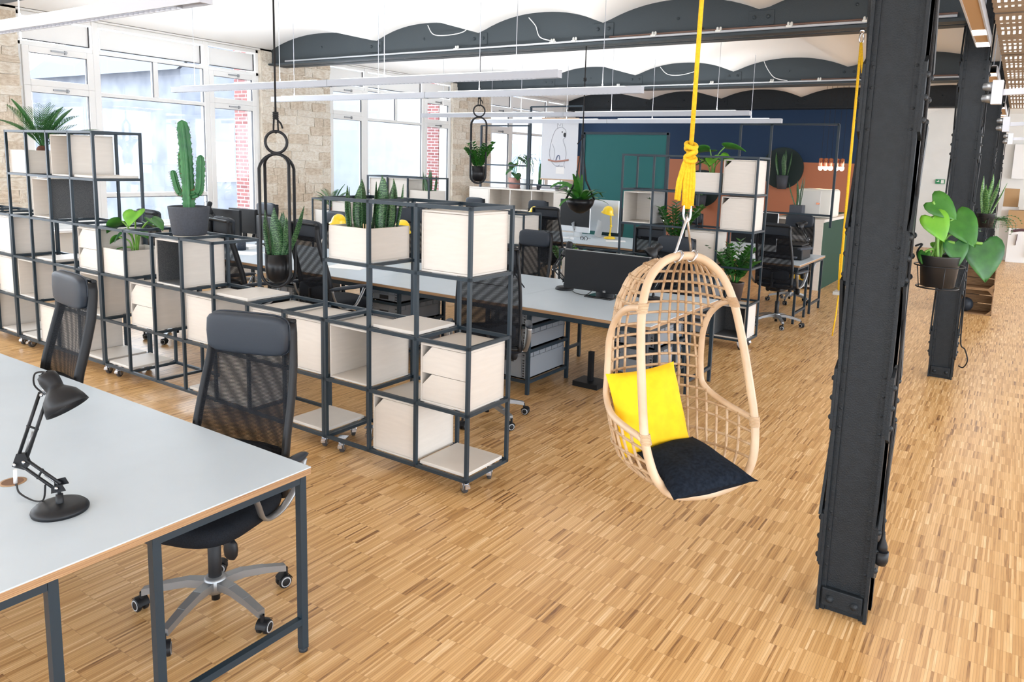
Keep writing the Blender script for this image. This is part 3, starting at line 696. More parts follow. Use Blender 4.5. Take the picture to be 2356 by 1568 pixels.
def snake_leaf(parent, p, az, lean, L, w, m=SNAKE, r=random):
    g = MB(); n = 14; pts = []; base = V(p); tw = r.uniform(-.5, .5)
    for i in range(n+1):
        t = i/n; pts.append(base+V((math.cos(az)*math.sin(lean)*t*L, math.sin(az)*math.sin(lean)*t*L, math.cos(lean)*t*L))+V((math.cos(az+1.5), math.sin(az+1.5), 0))*.012*math.sin(5*t+tw))
    wd = [w*(.72+.28*min(1, t/.4)) * (1 if t < .62 else max(.015, 1-((t-.62)/.38)**1.35)) for t in [i/n for i in range(n+1)]]
    nn = V((math.cos(az+tw), math.sin(az+tw), .05)); blade(g, pts, wd, nn, .35); return ob('leaf', g, m, parent, solid=.003)
def heart_leaf(parent, c, az, tip, size, m, roll=0):
    # cordate leaf: c attachment point, points along az, tilted tip radians below horizontal
    g = MB(); n = 14; out = []
    R_ = rotz(az) @ MX.Rotation(tip, 4, 'Y') @ MX.Rotation(roll, 4, 'X')
    prof = [(-.16, .20), (-.17, .34), (-.05, .45), (.12, .49), (.32, .46), (.52, .37), (.72, .24), (.88, .11), (1.0, .005)]
    vs = [V((0, 0, 0))]; rows = []
    xs = [p[0] for p in prof]
    up = lambda x, y: .14*abs(y)-.28*max(0, x-.35)**2*1.2
    mids = [max(0, p[0]) if i > 2 else .02*i for i, p in enumerate(prof)]
    V_ = []
    for (x, y), mx_ in zip(prof, mids):
        V_ += [V((x, y, up(x, y))), V(((x+mx_)/2, y*.5, up((x+mx_)/2, y*.5)-.02)), V((mx_, 0, up(mx_, 0)-.03)), V(((x+mx_)/2, -y*.5, up((x+mx_)/2, y*.5)-.02)), V((x, -y, up(x, y)))]
    V_ = [R_ @ (v*size)+V(c) for v in V_]
    fs = [(i*5+k, i*5+k+1, i*5+k+6, i*5+k+5) for i in range(len(prof)-1) for k in range(4)]
    g.add(V_, fs, True); return ob('leaf', g, m, parent, solid=.0015)
def monstera(x, y, z, label, leaves, stems=(), cat='plant', name='monstera_plant'):
    t = thing(name, label, cat, (x, y, z))
    for (dx, dy, dz, az, tip, s, m, roll) in leaves:
        g = MB(); g.tube(catmull([(random.uniform(-.03, .03), random.uniform(-.03, .03), -.03), (dx*.35, dy*.35, dz*.6+.02), (dx, dy, dz)], 6), [.006]*13, 6); ob('stem', g, STEMG, t)
        heart_leaf(t, (dx, dy, dz), az, tip, s, m, roll)
    return t
def sago(x, y, z, label, n, L, seed, el0=.5):
    r = random.Random(seed); t = thing('sago_palm', label, 'plant', (x, y, z))
    g = MB(); g.sphere((0, 0, .03), .05, 10, 8, (1, 1, 1.1)); ob('trunk', g, mat('palm_trunk', (.16, .06, .035), .9, bump=.8, bscale=60, var=.3, scale=30), t)
    for k in range(n):
        az = 2*PI*k/n*2.4+r.uniform(-.2, .2); el = el0+(k/n)*(1.45-el0)+r.uniform(-.1, .1); l = L*r.uniform(.85, 1.1); p = arc((0, 0, .06), az, el, l, r.uniform(.3, .8), 26)
        g = MB(); g.tube(p, [.004*(1-.8*i/26) for i in range(27)], 5)
        sd = V((-math.sin(az), math.cos(az), 0))
        for i in range(5, 27):
            tt = (i-5)/21; ll = l*.26*math.sin(PI*(.18+.78*tt))+.02; tg = (p[i]-p[i-1]).normalized()
            for sub in (0,):
                q = p[i]+(p[i-1]-p[i])*sub
                for s_ in (-1, 1):
                    d = (sd*s_*.85+tg*.65+V((0, 0, .12))).normalized(); blade(g, [q, q+d*ll*.5, q+d*ll+V((0, 0, -.008))], [.003, .0042, .0005], (0, 0, 1), .1)
        ob('frond', g, PALM, t)
    return t
def zzplant(x, y, z, label, n, L, seed, parent=None, m=GREEN, lw=.017, spread=.5):
    r = random.Random(seed); t = parent or thing('zz_plant', label, 'plant', (x, y, z)); off = (0, 0, 0) if not parent else (x, y, z)
    for k in range(n):
        az = 2.4*k+r.uniform(-.3, .3); el = 1.5-r.uniform(.1, spread); p = arc(V(off)+V((math.cos(az)*.03, math.sin(az)*.03, 0)), az, el, L*r.uniform(.7, 1.1), .45, 10); g = MB(); g.tube(p, [.006*(1-.06*i) for i in range(11)], 6)
        sd = V((-math.sin(az), math.cos(az), 0))
        for i in range(2, 11):
            tg = (p[i]-p[i-1]).normalized()
            for s_ in (-1, 1):
                d = (sd*s_*.8+tg*.5+V((0, 0, r.uniform(0, .4)))).normalized(); ll = .075*r.uniform(.7, 1.05)*L/.4; q = p[i]
                blade(g, [q, q+d*ll*.3, q+d*ll*.65, q+d*ll], [.003, lw*.95, lw*.75, .001], (0, 0, 1), .25)
        ob('stem', g, [m, GREEND, GREEN][k % 3], t)
    return t
def cactus():
    t = thing('cactus', 'tall green columnar cactus with three arms in graphite pot', 'plant', (-1.68, .16, 1.26))
    g = MB(); g.lathe([(.0001, 0), (.112, 0), (.120, .01), (.144, .20), (.144, .215), (.134, .215), (.130, .185), (.0001, .18)], 36); ob('pot', g, POTG, t)
    def ribbed(nm, pts, rad, ribs=5):
        P = catmull(pts, 14); m = len(P); g = MB(); n = ribs*6; vs = []
        for i, p in enumerate(P):
            tt = i/(m-1); a = (P[min(i+1, m-1)]-P[max(0, i-1)]).normalized(); u = a.orthogonal().normalized(); w = a.cross(u); env = rad*min(1, (tt/.06+.35))*(1 if tt < .86 else max(.05, math.sqrt(max(0, 1-((tt-.86)/.14)**2))))
            env *= 1+.10*math.sin(i*2.4)
            for k in range(n):
                an = 2*PI*k/n; rr = env*(.55+.50*abs(math.cos(an*ribs/2))**2); vs.append(p+rr*(math.cos(an)*u+math.sin(an)*w))
        fs = [(i*n+k, i*n+(k+1) % n, (i+1)*n+(k+1) % n, (i+1)*n+k) for i in range(m-1) for k in range(n)]
        g.add(vs, fs+[tuple(range((m-1)*n, m*n))], True); o = ob(nm, g, CACT, t)
        s_ = MB()
        for i in range(2, m-1, 2):
            a = (P[min(i+1, m-1)]-P[i-1]).normalized(); u = a.orthogonal().normalized(); w = a.cross(u)
            for k in range(ribs):
                an = 2*PI*k*1.0/ribs; dd = math.cos(an)*u+math.sin(an)*w; q = P[i]+dd*rad*1.02
                s_.add([q+a*.003, q-a*.003, q+dd*.012, q+w*.003], [(0, 1, 2), (0, 2, 3), (1, 3, 2)])
        s_ = ob('spines', s_, mat('cactus_spine', (.20, .10, .05), .7), o); s_['kind'] = 'stuff'
    rx = V((.843, .537, 0)); A = lambda s, d, z: tuple(rx*s+V((-.533*d, .846*d, z)))
    ribbed('main_stem', [(0, 0, .17), (0, 0, .36), A(-.008, 0, .6), A(-.028, 0, .85)], .043)
    ribbed('arm', [A(-.03, 0, .30), A(-.065, 0, .315), A(-.088, 0, .37), A(-.112, 0, .48)], .023)
    ribbed('arm', [A(.02, 0, .30), A(.07, 0, .32), A(.09, 0, .39), A(.102, 0, .60)], .031)
    ribbed('arm', [A(-.02, .02, .40), A(-.05, .03, .47), A(-.055, .03, .625)], .027)
    return t
# ---------------------------------------------------------------- desks in rows
desk(-1.6, 1.475, -2.78, -1.345, 'near grey desk cut by the lower left corner')
desk(-5.1, 1.435, 1.725, 3.15, 'long grey desk row behind the front shelves', None, (-3.58, -1.52, .035), (-1.52, .05))
desk(-5.2, -.55, 6.2, 7.62, 'grey desk with the silver computer and yellow lamp', None, (-2.2,), (-2.2,))
desk(-.05, 1.385, 6.2, 7.62, 'short grey desk with the black printer', None)

# ---------------------------------------------------------------- chairs
chair(.94, -1.40, PI+.30, 'dark mesh chair pulled under the near desk, legs visible', 0)
chair(-.60, -1.44, PI-.10, 'dark mesh chair at the far left of the near desk', .02)
chair(.42, 1.14, .62, 'chair leaning away behind the front shelf top box', .08, .10)
chair(-1.53, 1.40, -.12, 'tall black chair seen from behind right of hanging snake plant', .12)
chair(-2.25, 1.10, -.2, 'black chair seen from behind beside the cactus pot', .11)
chair(-3.52, 1.12, 0, 'black chair back above the monstera planter', .10)
chair(-.87, 3.42, PI+.0, 'dark chair behind the desk left of the wide black monitor', -.06)
chair(.63, 3.80, PI, 'dark chair behind the hanging chair top', -.03)
chair(-4.01, 3.42, PI, 'blue-lit chair behind the planter with tall snake plants', -.05)
chair(-5.47, 3.42, PI, 'blue-lit chair nearest the stone pier, beyond the dark monitor', -.02)
chair(-2.46, 3.46, PI+.9, 'chair turned sideways left of the front shelf closed box', .08)
chair(-4.95, 7.55, PI, 'chair in front of the low white cabinets, farthest left', 0)
chair(-3.81, 7.95, PI, 'chair in front of white cabinets left of bowl planter', 0)
chair(-1.95, 5.80, .1, 'black chair behind the closed box on the middle shelf', .08)
chair(-2.20, 7.80, PI, 'dark chair behind the yellow lamp on the silver computer desk', -.02)
chair(-.31, 5.75, 0, 'black chair between the posts of the hanging-chair shelf', -.07)
chair(-.83, 7.86, PI, 'dark chair in front of the salmon wall, behind yellow rope', -.02)
chair(1.20, 6.00, -.12, 'black chair pulled up to the printer desk', .06)
chair(.90, 7.78, PI, 'dark chair behind the black printer', .05)

# ---------------------------------------------------------------- rolling shelves and what stands in them
UA, UB, UC, UD, UE = 'far left shelf', 'tall palm shelf', 'long low shelf', 'front shelf', 'shelf behind hanging chair'
XD, XC, XB, XA = 0.0, -2.683, -4.226, -5.39
shelf(XD, 0, [4, 4, 4], 'rolling steel shelf in front, nearest the hanging chair')
fill(XD, 0, UD, [('planter', 0, 3), ('closed', 2, 3), ('board', 1, 2), ('open', 0, 1), ('drawers', 2, 1), ('door', 1, 0), ('board', 2, 0)])
shelf(XC, 0, [3, 3, 3, 3, 2, 2, 2], 'long low rolling steel shelf carrying the cactus pot')
fill(XC, 0, UC, [('planter', 0, 2), ('felt', 2, 2), ('drawers', 1, 1), ('closed', 3, 1), ('board', 4, 2), ('closed', 5, 1), ('closed', 6, 1), ('board', 0, 0), ('board', 3, 0), ('board', 6, 0), ('closed', 4, 0)])
shelf(XB, 0, [5, 5, 5, 5], 'tallest rolling steel shelf at left with sago palm')
fill(XB, 0, UB, [('planter', 0, 4), ('open', 2, 4), ('board', 3, 4), ('feltside', 1, 3), ('board', 1, 2), ('drawers', 3, 2), ('open', 0, 1), ('open', 3, 1), ('closed', 1, 0), ('closed', 2, 0), ('board', 0, 0), ('board', 3, 0)])
shelf(XA, 0, [3, 3, 3], 'rolling steel shelf cut by the left photo edge')
fill(XA, 0, UA, [('closed', 2, 2), ('closed', 2, 1), ('open', 1, 0), ('board', 2, 0), ('closed', 1, 2), ('closed', 0, 1)])
YE = 4.40; XE = -.2
shelf(XE, YE, [5, 5, 5, 5], 'tall rolling steel shelf behind the hanging chair')
fill(XE, YE, UE, [('greyside', 0, 3), ('planter', 2, 4), ('door', 3, 4), ('door', 3, 3), ('closed', 2, 2), ('dark', 3, 0)])
shelf(XE-.023-2*S, YE, [2, 2], 'low steel shelf behind the wide black monitor'); XE2 = XE-.023-2*S
fill(XE2, YE, 'low shelf behind the monitor', [('closed', 0, 1), ('drawers', 1, 1), ('closed', 0, 0), ('closed', 1, 0)])
XF = -1.52-4*S
shelf(XF, YE, [3, 3, 3, 3], 'middle steel shelf right of the hanging zz planter'); fill(XF, YE, 'middle shelf', [('closed', 3, 2), ('closed', 1, 1), ('closed', 3, 1), ('closed', 2, 1), ('closed', 0, 1), ('planter', 3, 0)])
XG = XF-.023-3*S
shelf(XG, YE, [4, 4, 4], 'raised steel shelf before the second window'); fill(XG, YE, 'shelf before second window', [('closed', 0, 3), ('closed', 1, 3), ('planter', 2, 3), ('closed', 0, 2), ('closed', 1, 2), ('closed', 2, 2)])
XH = XG-.023-3*S
shelf(XH, YE, [3, 3, 3], 'steel shelf before the middle stone pier'); fill(XH, YE, 'shelf before the stone pier', [('planter', 0, 2), ('closed', 1, 2), ('closed', 2, 1), ('closed', 1, 1), ('closed', 0, 1)])

# ---------------------------------------------------------------- plants in the shelves
def snakes(x, y, z, label, specs, name='snake_plant', m=SNAKE):
    t = thing(name, label, 'plant', (x, y, z))
    for (dx, dy, az, lean, L, w) in specs: snake_leaf(t, (dx, dy, 0), az, lean, L, w, m)
    return t
c = loc(XD, 0, 0, 3)
snakes(c[0], c[1], c[2]+.14, 'left clump of tall snake plant in the front planter', [(-.09, -.05, 3.4, .16, .31, .037), (-.05, -.02, 2.6, .10, .35, .038), (-.06, -.09, 4.2, .04, .30, .02), (-.015, -.06, .3, .05, .35, .038), (-.02, .02, .5, .14, .34, .032), (-.1, .04, 2.8, .2, .33, .03)])
snakes(c[0], c[1], c[2]+.14, 'right clump of tall snake plant in the front planter', [(.055, .06, 2.4, .05, .36, .038), (.07, .02, 1.6, .02, .38, .042), (.10, .07, .6, .08, .36, .038), (.115, .10, .9, .16, .33, .03), (.12, .03, 0, .2, .30, .024), (.06, .11, 1.8, .12, .35, .032)])
t = thing('wooden_sticks', 'three short wooden sticks in front planter soil', 'sticks', (c[0], c[1], c[2]+.14))
for dx, a in ((.07, -.1), (.083, .02), (.1, .1)):
    g = MB(); g.tube([(dx, -.11, 0), (dx+a*.08, -.11, .085)], .0035, 6); ob('stick', g, mat('bamboo', (.60, .44, .25), .6), t)
c = loc(XC, 0, 0, 2)
random.seed(11)
monstera(c[0], c[1], c[2]+.15, 'young split-leaf plant with lime leaf in long shelf planter', [(.11, -.05, .36, -.9, .55, .17, GREENL, .1), (-.10, -.05, .27, 3.5, .5, .18, GREEN, .3), (.14, .06, .30, .2, .5, .15, GREEN, 0), (.0, -.08, .20, -1.9, .7, .12, GREEND, 0), (.13, -.03, .19, .1, .3, .10, GREEN, .2), (-.11, -.08, .14, 3.8, .6, .09, GREEN, .4), (.03, .08, .25, 1.8, .4, .13, GREEN, .2), (-.02, -.10, .06, -2.0, .2, .06, GREEN, 0)])
cactus()
c = loc(XB, 0, 0, 4); sago(c[0]+.10, c[1]-.02, c[2]+.17, 'sago palm spreading above the tall shelf at left', 26, .43, 3, .62)
c = loc(XH, YE, 0, 2); sago(c[0]+.03, c[1], c[2]+.17, 'sago palm against the middle stone pier', 16, .36, 5, .5)
c = loc(XG, YE, 2, 3); snakes(c[0]+.0, c[1], c[2]+.12, 'snake plant in front of second brick pilaster', [(-.05, 0, 3.2, .12, .34, .028), (0, .02, 1.2, .03, .38, .03), (.05, -.02, .2, .1, .36, .028), (.02, -.05, 4.6, .05, .3, .028), (-.02, .05, 2, .1, .33, .028), (.08, .03, .5, .14, .30, .026)])
c = loc(XE, YE, 2, 4); random.seed(5)
monstera(c[0]+.02, c[1], c[2]+.15, 'monstera in the top planter behind yellow rope', [(-.16, .0, .20, 3.3, .3, .20, GREEN, .3), (-.02, -.05, .30, 2.8, .1, .22, GREEN, .3), (.12, .02, .33, .3, .05, .22, GREEN, -.3), (.16, -.05, .22, .2, .5, .18, GREENL, .2), (.02, -.06, .20, -1.4, .35, .15, GREENL, 0), (.10, -.05, .24, -.6, .4, .15, GREENL, .3), (-.10, -.03, .16, -2.4, .35, .13, GREEN, .2), (-.05, .08, .2, 2, .4, .16, GREEN, 0)])
c = loc(XE, YE, 3, 1)
t = zzplant(c[0]-.02, c[1]-.02, c[2], 'zz plant in brown pot low behind the hanging chair', 17, .42, 8, lw=.032, spread=.5)
for ch in t.children: ch.location = (0, 0, .20)
g = MB(); g.lathe([(.0001, 0), (.075, 0), (.10, .19), (.105, .20), (.092, .20), (.088, .17), (.0001, .165)], 24); ob('pot', g, mat('brown_pot', (.055, .035, .03), .5), t)
c = loc(XF, YE, 3, 0); 
t = zzplant(-1.02, 4.60, .60, 'leafy green plant between the chair and wide monitor', 8, .34, 21, m=GREENL, lw=.03, spread=.6)
g = MB(); g.lathe([(.0001, -.60), (.09, -.60), (.12, -.02), (.11, 0), (.0001, -.02)], 20); ob('tall_pot', g, WHITEP, t)

# ---------------------------------------------------------------- hanging loop planters
def ring(g, c, r, tr, ax, n=40):
    g.tube([V(c)+ax*(r*math.cos(2*PI*k/n))+V((0, 0, r*math.sin(2*PI*k/n))) for k in range(n)], tr, 10, True)
def loop_planter(x, y, zb, zt, ztop, label, plant, yaw=.60, seed=2):
    # two upright stadium loops side by side carry a pot; ring on top, rope to the beam
    t = thing('hanging_planter', label, 'planter', (x, y, 0)); ax = V((math.cos(yaw), math.sin(yaw), 0)); ay = V((-math.sin(yaw), math.cos(yaw), 0)); rr = .098
    for i, s in enumerate((-1, 1)):
        g = MB(); pts = []; 
        for k in range(13): a = PI+PI*k/12; pts.append(ax*(rr*math.cos(a))+ay*(.055*s)+V((0, 0, zb+rr+rr*math.sin(a))))
        for k in range(13):
            a = PI*k/12; f = math.sin(a); pts.append(ax*(rr*math.cos(a))+ay*(.055*s*(1-f))+V((0, 0, zt-rr+rr*math.sin(a))))
        g.tube(pts, .0105, 10, True); ob('loop', g, BLACKP, t)
    g = MB(); ring(g, (0, 0, zt+.078), .072, .0095, ax); ob('ring', g, BLACKP, t)
    g = MB(); g.lathe([(.0001, 0), (.05, .004), (.078, .035), (.086, .09), (.088, .20), (.082, .20), (.078, .16), (.0001, .155)], 28, None, True, (0, 0, zb+.02)); ob('pot', g, POTB, t)
    g = MB(); zk = zt+.15; g.tube([(0, 0, zk+.09), (.0, 0, ztop)], .0065, 8); g.tube([ax*-.012+V((0, 0, zk+.09)), ax*-.016+V((0, 0, zk)), V((0, 0, zk-.012)), ax*.016+V((0, 0, zk)), ax*.012+V((0, 0, zk+.09))], .006, 8)
    for k in range(4): g.tube([V((.014*math.cos(a), .014*math.sin(a), zk+.085+.012*k)) for a in [2*PI*q/10 for q in range(10)]], .007, 6, True)
    g.tube([(0, 0, zk+.09), ax*.035+V((0, 0, zk+.05)), ax*.045+V((0, 0, zk+.02))], .006, 6); ob('rope', g, BROPE, t)
    r = random.Random(seed)
    if plant == 'snake':
        p = snakes(x, y, zb+.18, 'snake plant sitting in the near hanging loop planter', [(math.cos(a)*d, math.sin(a)*d, a, ln, L, w) for a, d, ln, L, w in ((.6, .045, .36, .40, .024), (3.7, .05, .12, .34, .026), (4.6, .03, .04, .27, .032), (5.4, .03, .06, .36, .036), (2.2, .03, .1, .32, .028), (.2, .04, .16, .30, .032), (1.4, .02, .05, .33, .03), (3.2, .055, .26, .32, .02))], m=SNAKE)
    else:
        zzplant(x, y, zb+.17, 'bushy green plant in the hanging loop planter by second pier', 18, .34, 4, lw=.026, spread=.24)
    return t
loop_planter(-.665, .17, .99, 1.885, 3.24, 'black double-loop planter hanging in front of the left shelves', 'snake')
loop_planter(-2.36, 4.55, 1.60, 2.44, 3.24, 'black double-loop planter hanging before the second stone pier', 'zz')
# bowl planter
t = thing('bowl_planter', 'glossy black bowl planter hanging on black rope near teal panel', 'planter', (-.82, 4.55, 0))
g = MB(); g.lathe([(.0001, 1.31), (.05, 1.315), (.11, 1.35), (.155, 1.41), (.175, 1.48), (.168, 1.482), (.14, 1.43), (.0001, 1.42)], 32); ob('bowl', g, POTB, t)
ax = V((.843, .537, 0)); g = MB(); g.tube([ax*-.17+V((0, 0, 1.47))]+[ax*(-.06)+V((0, 0, 1.7))]+[V((0, 0, 2.15))]+[ax*.06+V((0, 0, 1.7)), ax*.17+V((0, 0, 1.47))], .012, 8); g.bar((0, 0, 1.32), (0, 0, 1.30), .03); ob('hanger', g, BLACKP, t)
g = MB(); g.tube([(0, 0, 2.13), (0, 0, 3.24)], .007, 8)
for zz in (2.85, 2.2):
    for k in range(3): g.tube([V((.013*math.cos(a), .013*math.sin(a), zz+.013*k)) for a in [2*PI*q/10 for q in range(10)]], .007, 6, True)
g.tube([(0, 0, 2.2), tuple(ax*-.06+V((0, 0, 2.12)))], .006, 6); ob('rope', g, BROPE, t)
t = thing('strap_fern', 'fern with long drooping strap leaves in hanging black bowl', 'plant', (-.82, 4.55, 1.44)); r = random.Random(9)
for k in range(24):
    az = 2.4*k; el = r.uniform(.35, 1.2); L = r.uniform(.26, .44)*(1.3 if k in (2, 5, 11) else 1); p = arc((.05*math.cos(az), .05*math.sin(az), 0), az, el, L, r.uniform(.6, 1.4)*(1.5 if k in (2, 11) else 1), 9); g = MB()
    blade(g, p, [.009+.028*math.sin(PI*min(1, (i/9)*.9+.1))*(1 if i % 2 else .78) for i in range(10)], (0, 0, 1), .2); ob('leaf', g, [GREEN, GREEND, GREEN][k % 3], t)
for k in range(4):
    p = arc((.0, .0, 0), 2.0+k*.5, 1.35, .35+.05*k, .35 if k < 2 else 2.2, 9); g = MB(); blade(g, p, [.006+.016*math.sin(PI*i/9) for i in range(10)], (.5, -.8, .2), .2); ob('leaf', g, GREEN, t)

# ---------------------------------------------------------------- hanging rattan chair
F = V((.86, -.51, 0)).normalized(); WV = V((.51, .86, 0)).normalized(); AL = math.radians(15); U = V((0, 0, math.cos(AL)))-F*math.sin(AL); P0 = V((2.309, .10, 1.485))
H = [(0, 0), (.075, -.008), (.145, -.042), (.215, -.115), (.262, -.24), (.288, -.42), (.302, -.6), (.31, -.77), (.298, -.88), (.265, -.975), (.185, -1.048), (0, -1.075)]
def hw(y):
    for (a, y0), (b, y1) in zip(H, H[1:]):
        if y >= y1: return a+(b-a)*((y-y0)/(y1-y0) if y1 != y0 else 0)
    return 0
DB = [(0, .0), (-.03, .13), (-.06, .19), (-.12, .27), (-.24, .35), (-.42, .42), (-.6, .45), (-.78, .50), (-.9, .50), (-.98, .46), (-1.045, .38)]
def dep(y):
    for (y0, a), (y1, b) in zip(DB, DB[1:]):
        if y >= y1: return a+(b-a)*(y-y0)/(y1-y0)
    return DB[-1][1]
def surf(s, y):
    a = PI*s; c = math.cos(a); sn = math.sin(a); X = hw(y)*(1+.10*sn)*math.copysign(abs(c)**.62, c); D = dep(y)*abs(sn)**.8
    return P0+U*y+WV*X-F*D-V((0, 0, .05*sn*(1 if y < -.9 else 0)))
t = thing('hanging_chair', 'egg-shaped rattan hanging chair beside the riveted column', 'chair', (2.309, .10, 0)); off = V((2.309, .10, 0))
def rt(pts, r, nm, m=RATTAN, n=10, closed=False, fl=1):
    g = MB(); g.tube([V(p)-off for p in pts], r, n, closed); return ob(nm, g, m, t)
hp = [P0+U*y+WV*x for x, y in H]+[P0+U*y-WV*x for x, y in reversed(H[1:-1])]
hp = catmull(hp, 5, True); hoop = rt(hp, .0195, 'hoop', RATTAN, 14, True)
for sx in (1, -1):
    ys = [-.225, -.25, -.32, -.42, -.52, -.62, -.71, -.768, -.79]; ss = [.0, .07, .155, .205, .228, .238, .225, .13, .0]
    pts = [surf(s if sx > 0 else 1-s, y)+WV*sx*.012 for s, y in zip(ss, ys)]; rt(catmull(pts, 6), .0155, 'side_loop', RATTAN, 12)
    # bound wraps where loops meet the hoop
    for y in (-.225, -.79):
        g = MB()
        for k in range(7):
            yy = y-.02+.0065*k; c0 = P0+U*yy+WV*(sx*hw(yy))-off; a1 = WV; a2 = F
            g.tube([c0+a1*(.0225*math.cos(q))+a2*(.0225*math.sin(q)) for q in [2*PI*j/12 for j in range(12)]], .0038, 6, True)
        ob('binding', g, RATTANT, t)
def smin(y):
    ys = [-.225, -.25, -.32, -.42, -.52, -.62, -.71, -.768, -.79]; ss = [.0, .07, .155, .205, .228, .238, .225, .13, .0]
    for i in range(8):
        if ys[i] >= y >= ys[i+1]: q = (y-ys[i])/(ys[i+1]-ys[i]); return ss[i]+(ss[i+1]-ss[i])*q
    return 0
for k in range(18):
    y = -.055-.0565*k; s0 = smin(y); n = 26
    rt([surf(s0+(1-2*s0)*i/n, y)+(-F)*.004 for i in range(n+1)], .0066, 'cross_cane', RATTANT, 7)
for k in range(1, 20):
    s = k/20; yy = [-.03-.0508*i for i in range(21)]; run = []
    for y in yy:
        if smin(y) > min(s, 1-s):
            if len(run) > 1: rt(catmull(run, 2), .0066, 'upright_cane', RATTANT, 7)
            run = []
        else: run.append(surf(s, y))
    if len(run) > 1: rt(catmull(run, 2), .0066, 'upright_cane', RATTANT, 7)
g = MB(); cnt = 0
for k in range(18):
    y = -.055-.0565*k
    for q in range(1, 20):
        s = q/20
        if smin(y) < min(s, 1-s): g.sphere(surf(s, y)-off, .0095, 6, 4)
kn = ob('cane_knots', g, mat('cane_knot', (.40, .25, .13), .6), t); kn['kind'] = 'stuff'
for x, s in ((.12, .32), (.06, .41), (0, .5), (-.06, .59), (-.12, .68)):  # seat base canes
    q = surf(s, -1.015); p = P0+U*-1.07+WV*x; rt([p, (p+q)/2-V((0, 0, .03)), q], .007, 'seat_cane', RATTANT, 7)
# metal hanger and yellow rope
TP = P0
g = MB(); q0 = TP-off
g.tube([q0+WV*-.09+V((0, 0, -.02)), q0+WV*-.05+V((0, 0, .02)), q0+V((0, 0, .175)), q0+V((0, 0, .19)), q0+WV*.004+V((0, 0, .17)), q0+WV*.035+V((0, 0, .02))], .006, 8)
for sx in (-.035, .045):
    cc = q0+WV*sx-U*.004; g.tube([cc+(WV*.012*math.sin(a))+F*(.025*math.cos(a))+V((0, 0, .025*math.sin(a))) for a in [2*PI*j/14 for j in range(14)]], .006, 8, True)
ob('hanger_wire', g, CHROME, t)
rp = thing('carabiner_rope', 'thick yellow rope with knot holding the hanging chair', 'rope', (2.309, .10, 0))
g = MB(); zq = 1.655; g.tube([V((0, 0, zq+.07))+ax*(.016*math.cos(a)*(1-.25*math.sin(a)))+V((0, 0, .055*math.sin(a)-.03)) for a in [2*PI*j/20 for j in range(20)]], .0055, 8, True); ob('carabiner', g, CHROME, rp)
g = MB(); g.tube([(0, 0, 1.98), (-.002, .02, 2.5), (-.004, .055, 3.235)], .0105, 10); ob('main_rope', g, YROPE, rp)
g = MB()
for j, (o_, z0) in enumerate(((-.018, 1.73), (-.006, 1.715), (.007, 1.715), (.019, 1.73))): g.tube([ax*o_+V((0, 0, z0-.015)), ax*o_*1.1+V((0, 0, 1.82)), ax*o_*.6+V((0, 0, 1.96))], .0095, 8)
ob('rope_strands', g, YROPE, rp)
for o_, z0, b in ((-.042, 1.735, .0), (-.055, 1.74, .01)):
    g = MB(); g.tube([ax*(-.012)+V((0, 0, 1.94)), ax*(o_*.55)+V((0, 0, 1.90)), ax*(o_*.9)+V((0, 0, 1.82)), ax*o_+V((0, 0, z0))], .0085, 8); ob('rope_tail', g, YROPE, rp)
g = MB()
for k in range(4): g.tube([ax*(.023*math.cos(a))+V((-.537, .843, 0))*(.023*math.sin(a))+V((0, 0, 1.925+.02*k+.012*math.sin(a+k*2))) for a in [2*PI*j/12 for j in range(12)]], .0105, 8, True)
ob('knot', g, YROPE, rp)
g = MB(); g.tube([V((.013*math.cos(a)-.003, .013*math.sin(a)+.0345, 2.50)) for a in [2*PI*j/10 for j in range(10)]], .004, 6, True); ob('black_tie', g, BROPE, rp)
# cushions
cc = V((2.185, .075, .735)); n_ = (F*.93+V((0, 0, .36))).normalized(); xx = (WV*.97+V((0, 0, .06))).normalized(); xx = (xx-n_*xx.dot(n_)).normalized(); yv = n_.cross(xx)
M = MX((xx, yv, n_)).transposed().to_4x4(); M.translation = cc
g = MB(); g.pillow(.40, .40, .13, M, 22, 2.4, .006); tag(ob('throw_cushion', g, YELLOW), 'bright yellow square cushion leaning in the hanging chair', 'cushion')
a, b, c_, d = V((2.20, -.075, .555)), V((2.335, .285, .555)), V((2.75, .015, .53)), V((2.505, -.345, .51))
g = MB(); NQ = 22
def cush(sg):
    def fn(u, v):
        p = (a*(1-u)+b*u)*(1-v)+(d*(1-u)+c_*u)*v; e = max(0, 1-abs(2*u-1)**2.6)*max(0, 1-abs(2*v-1)**2.6)
        pu = 1-abs(2*u-1)**2; ctr = (a+b+c_+d)/4; p = p+(ctr-p)*.10*(pu*abs(2*v-1)**4+(1-abs(2*v-1)**2)*abs(2*u-1)**4)
        return p+V((0, 0, .012+sg*.062*e**.55+.008*math.sin(9*u+4*v)*math.sin(7*v-3*u)*e))
    return fn
g.grid(cush(1), NQ, NQ); k0 = len(g.f); g.grid(cush(-1), NQ, NQ); g.f[k0:] = [tuple(reversed(f)) for f in g.f[k0:]]
tag(ob('seat_cushion', g, NAVYC), 'dark charcoal seat cushion hanging over the hanging chair rim', 'cushion')

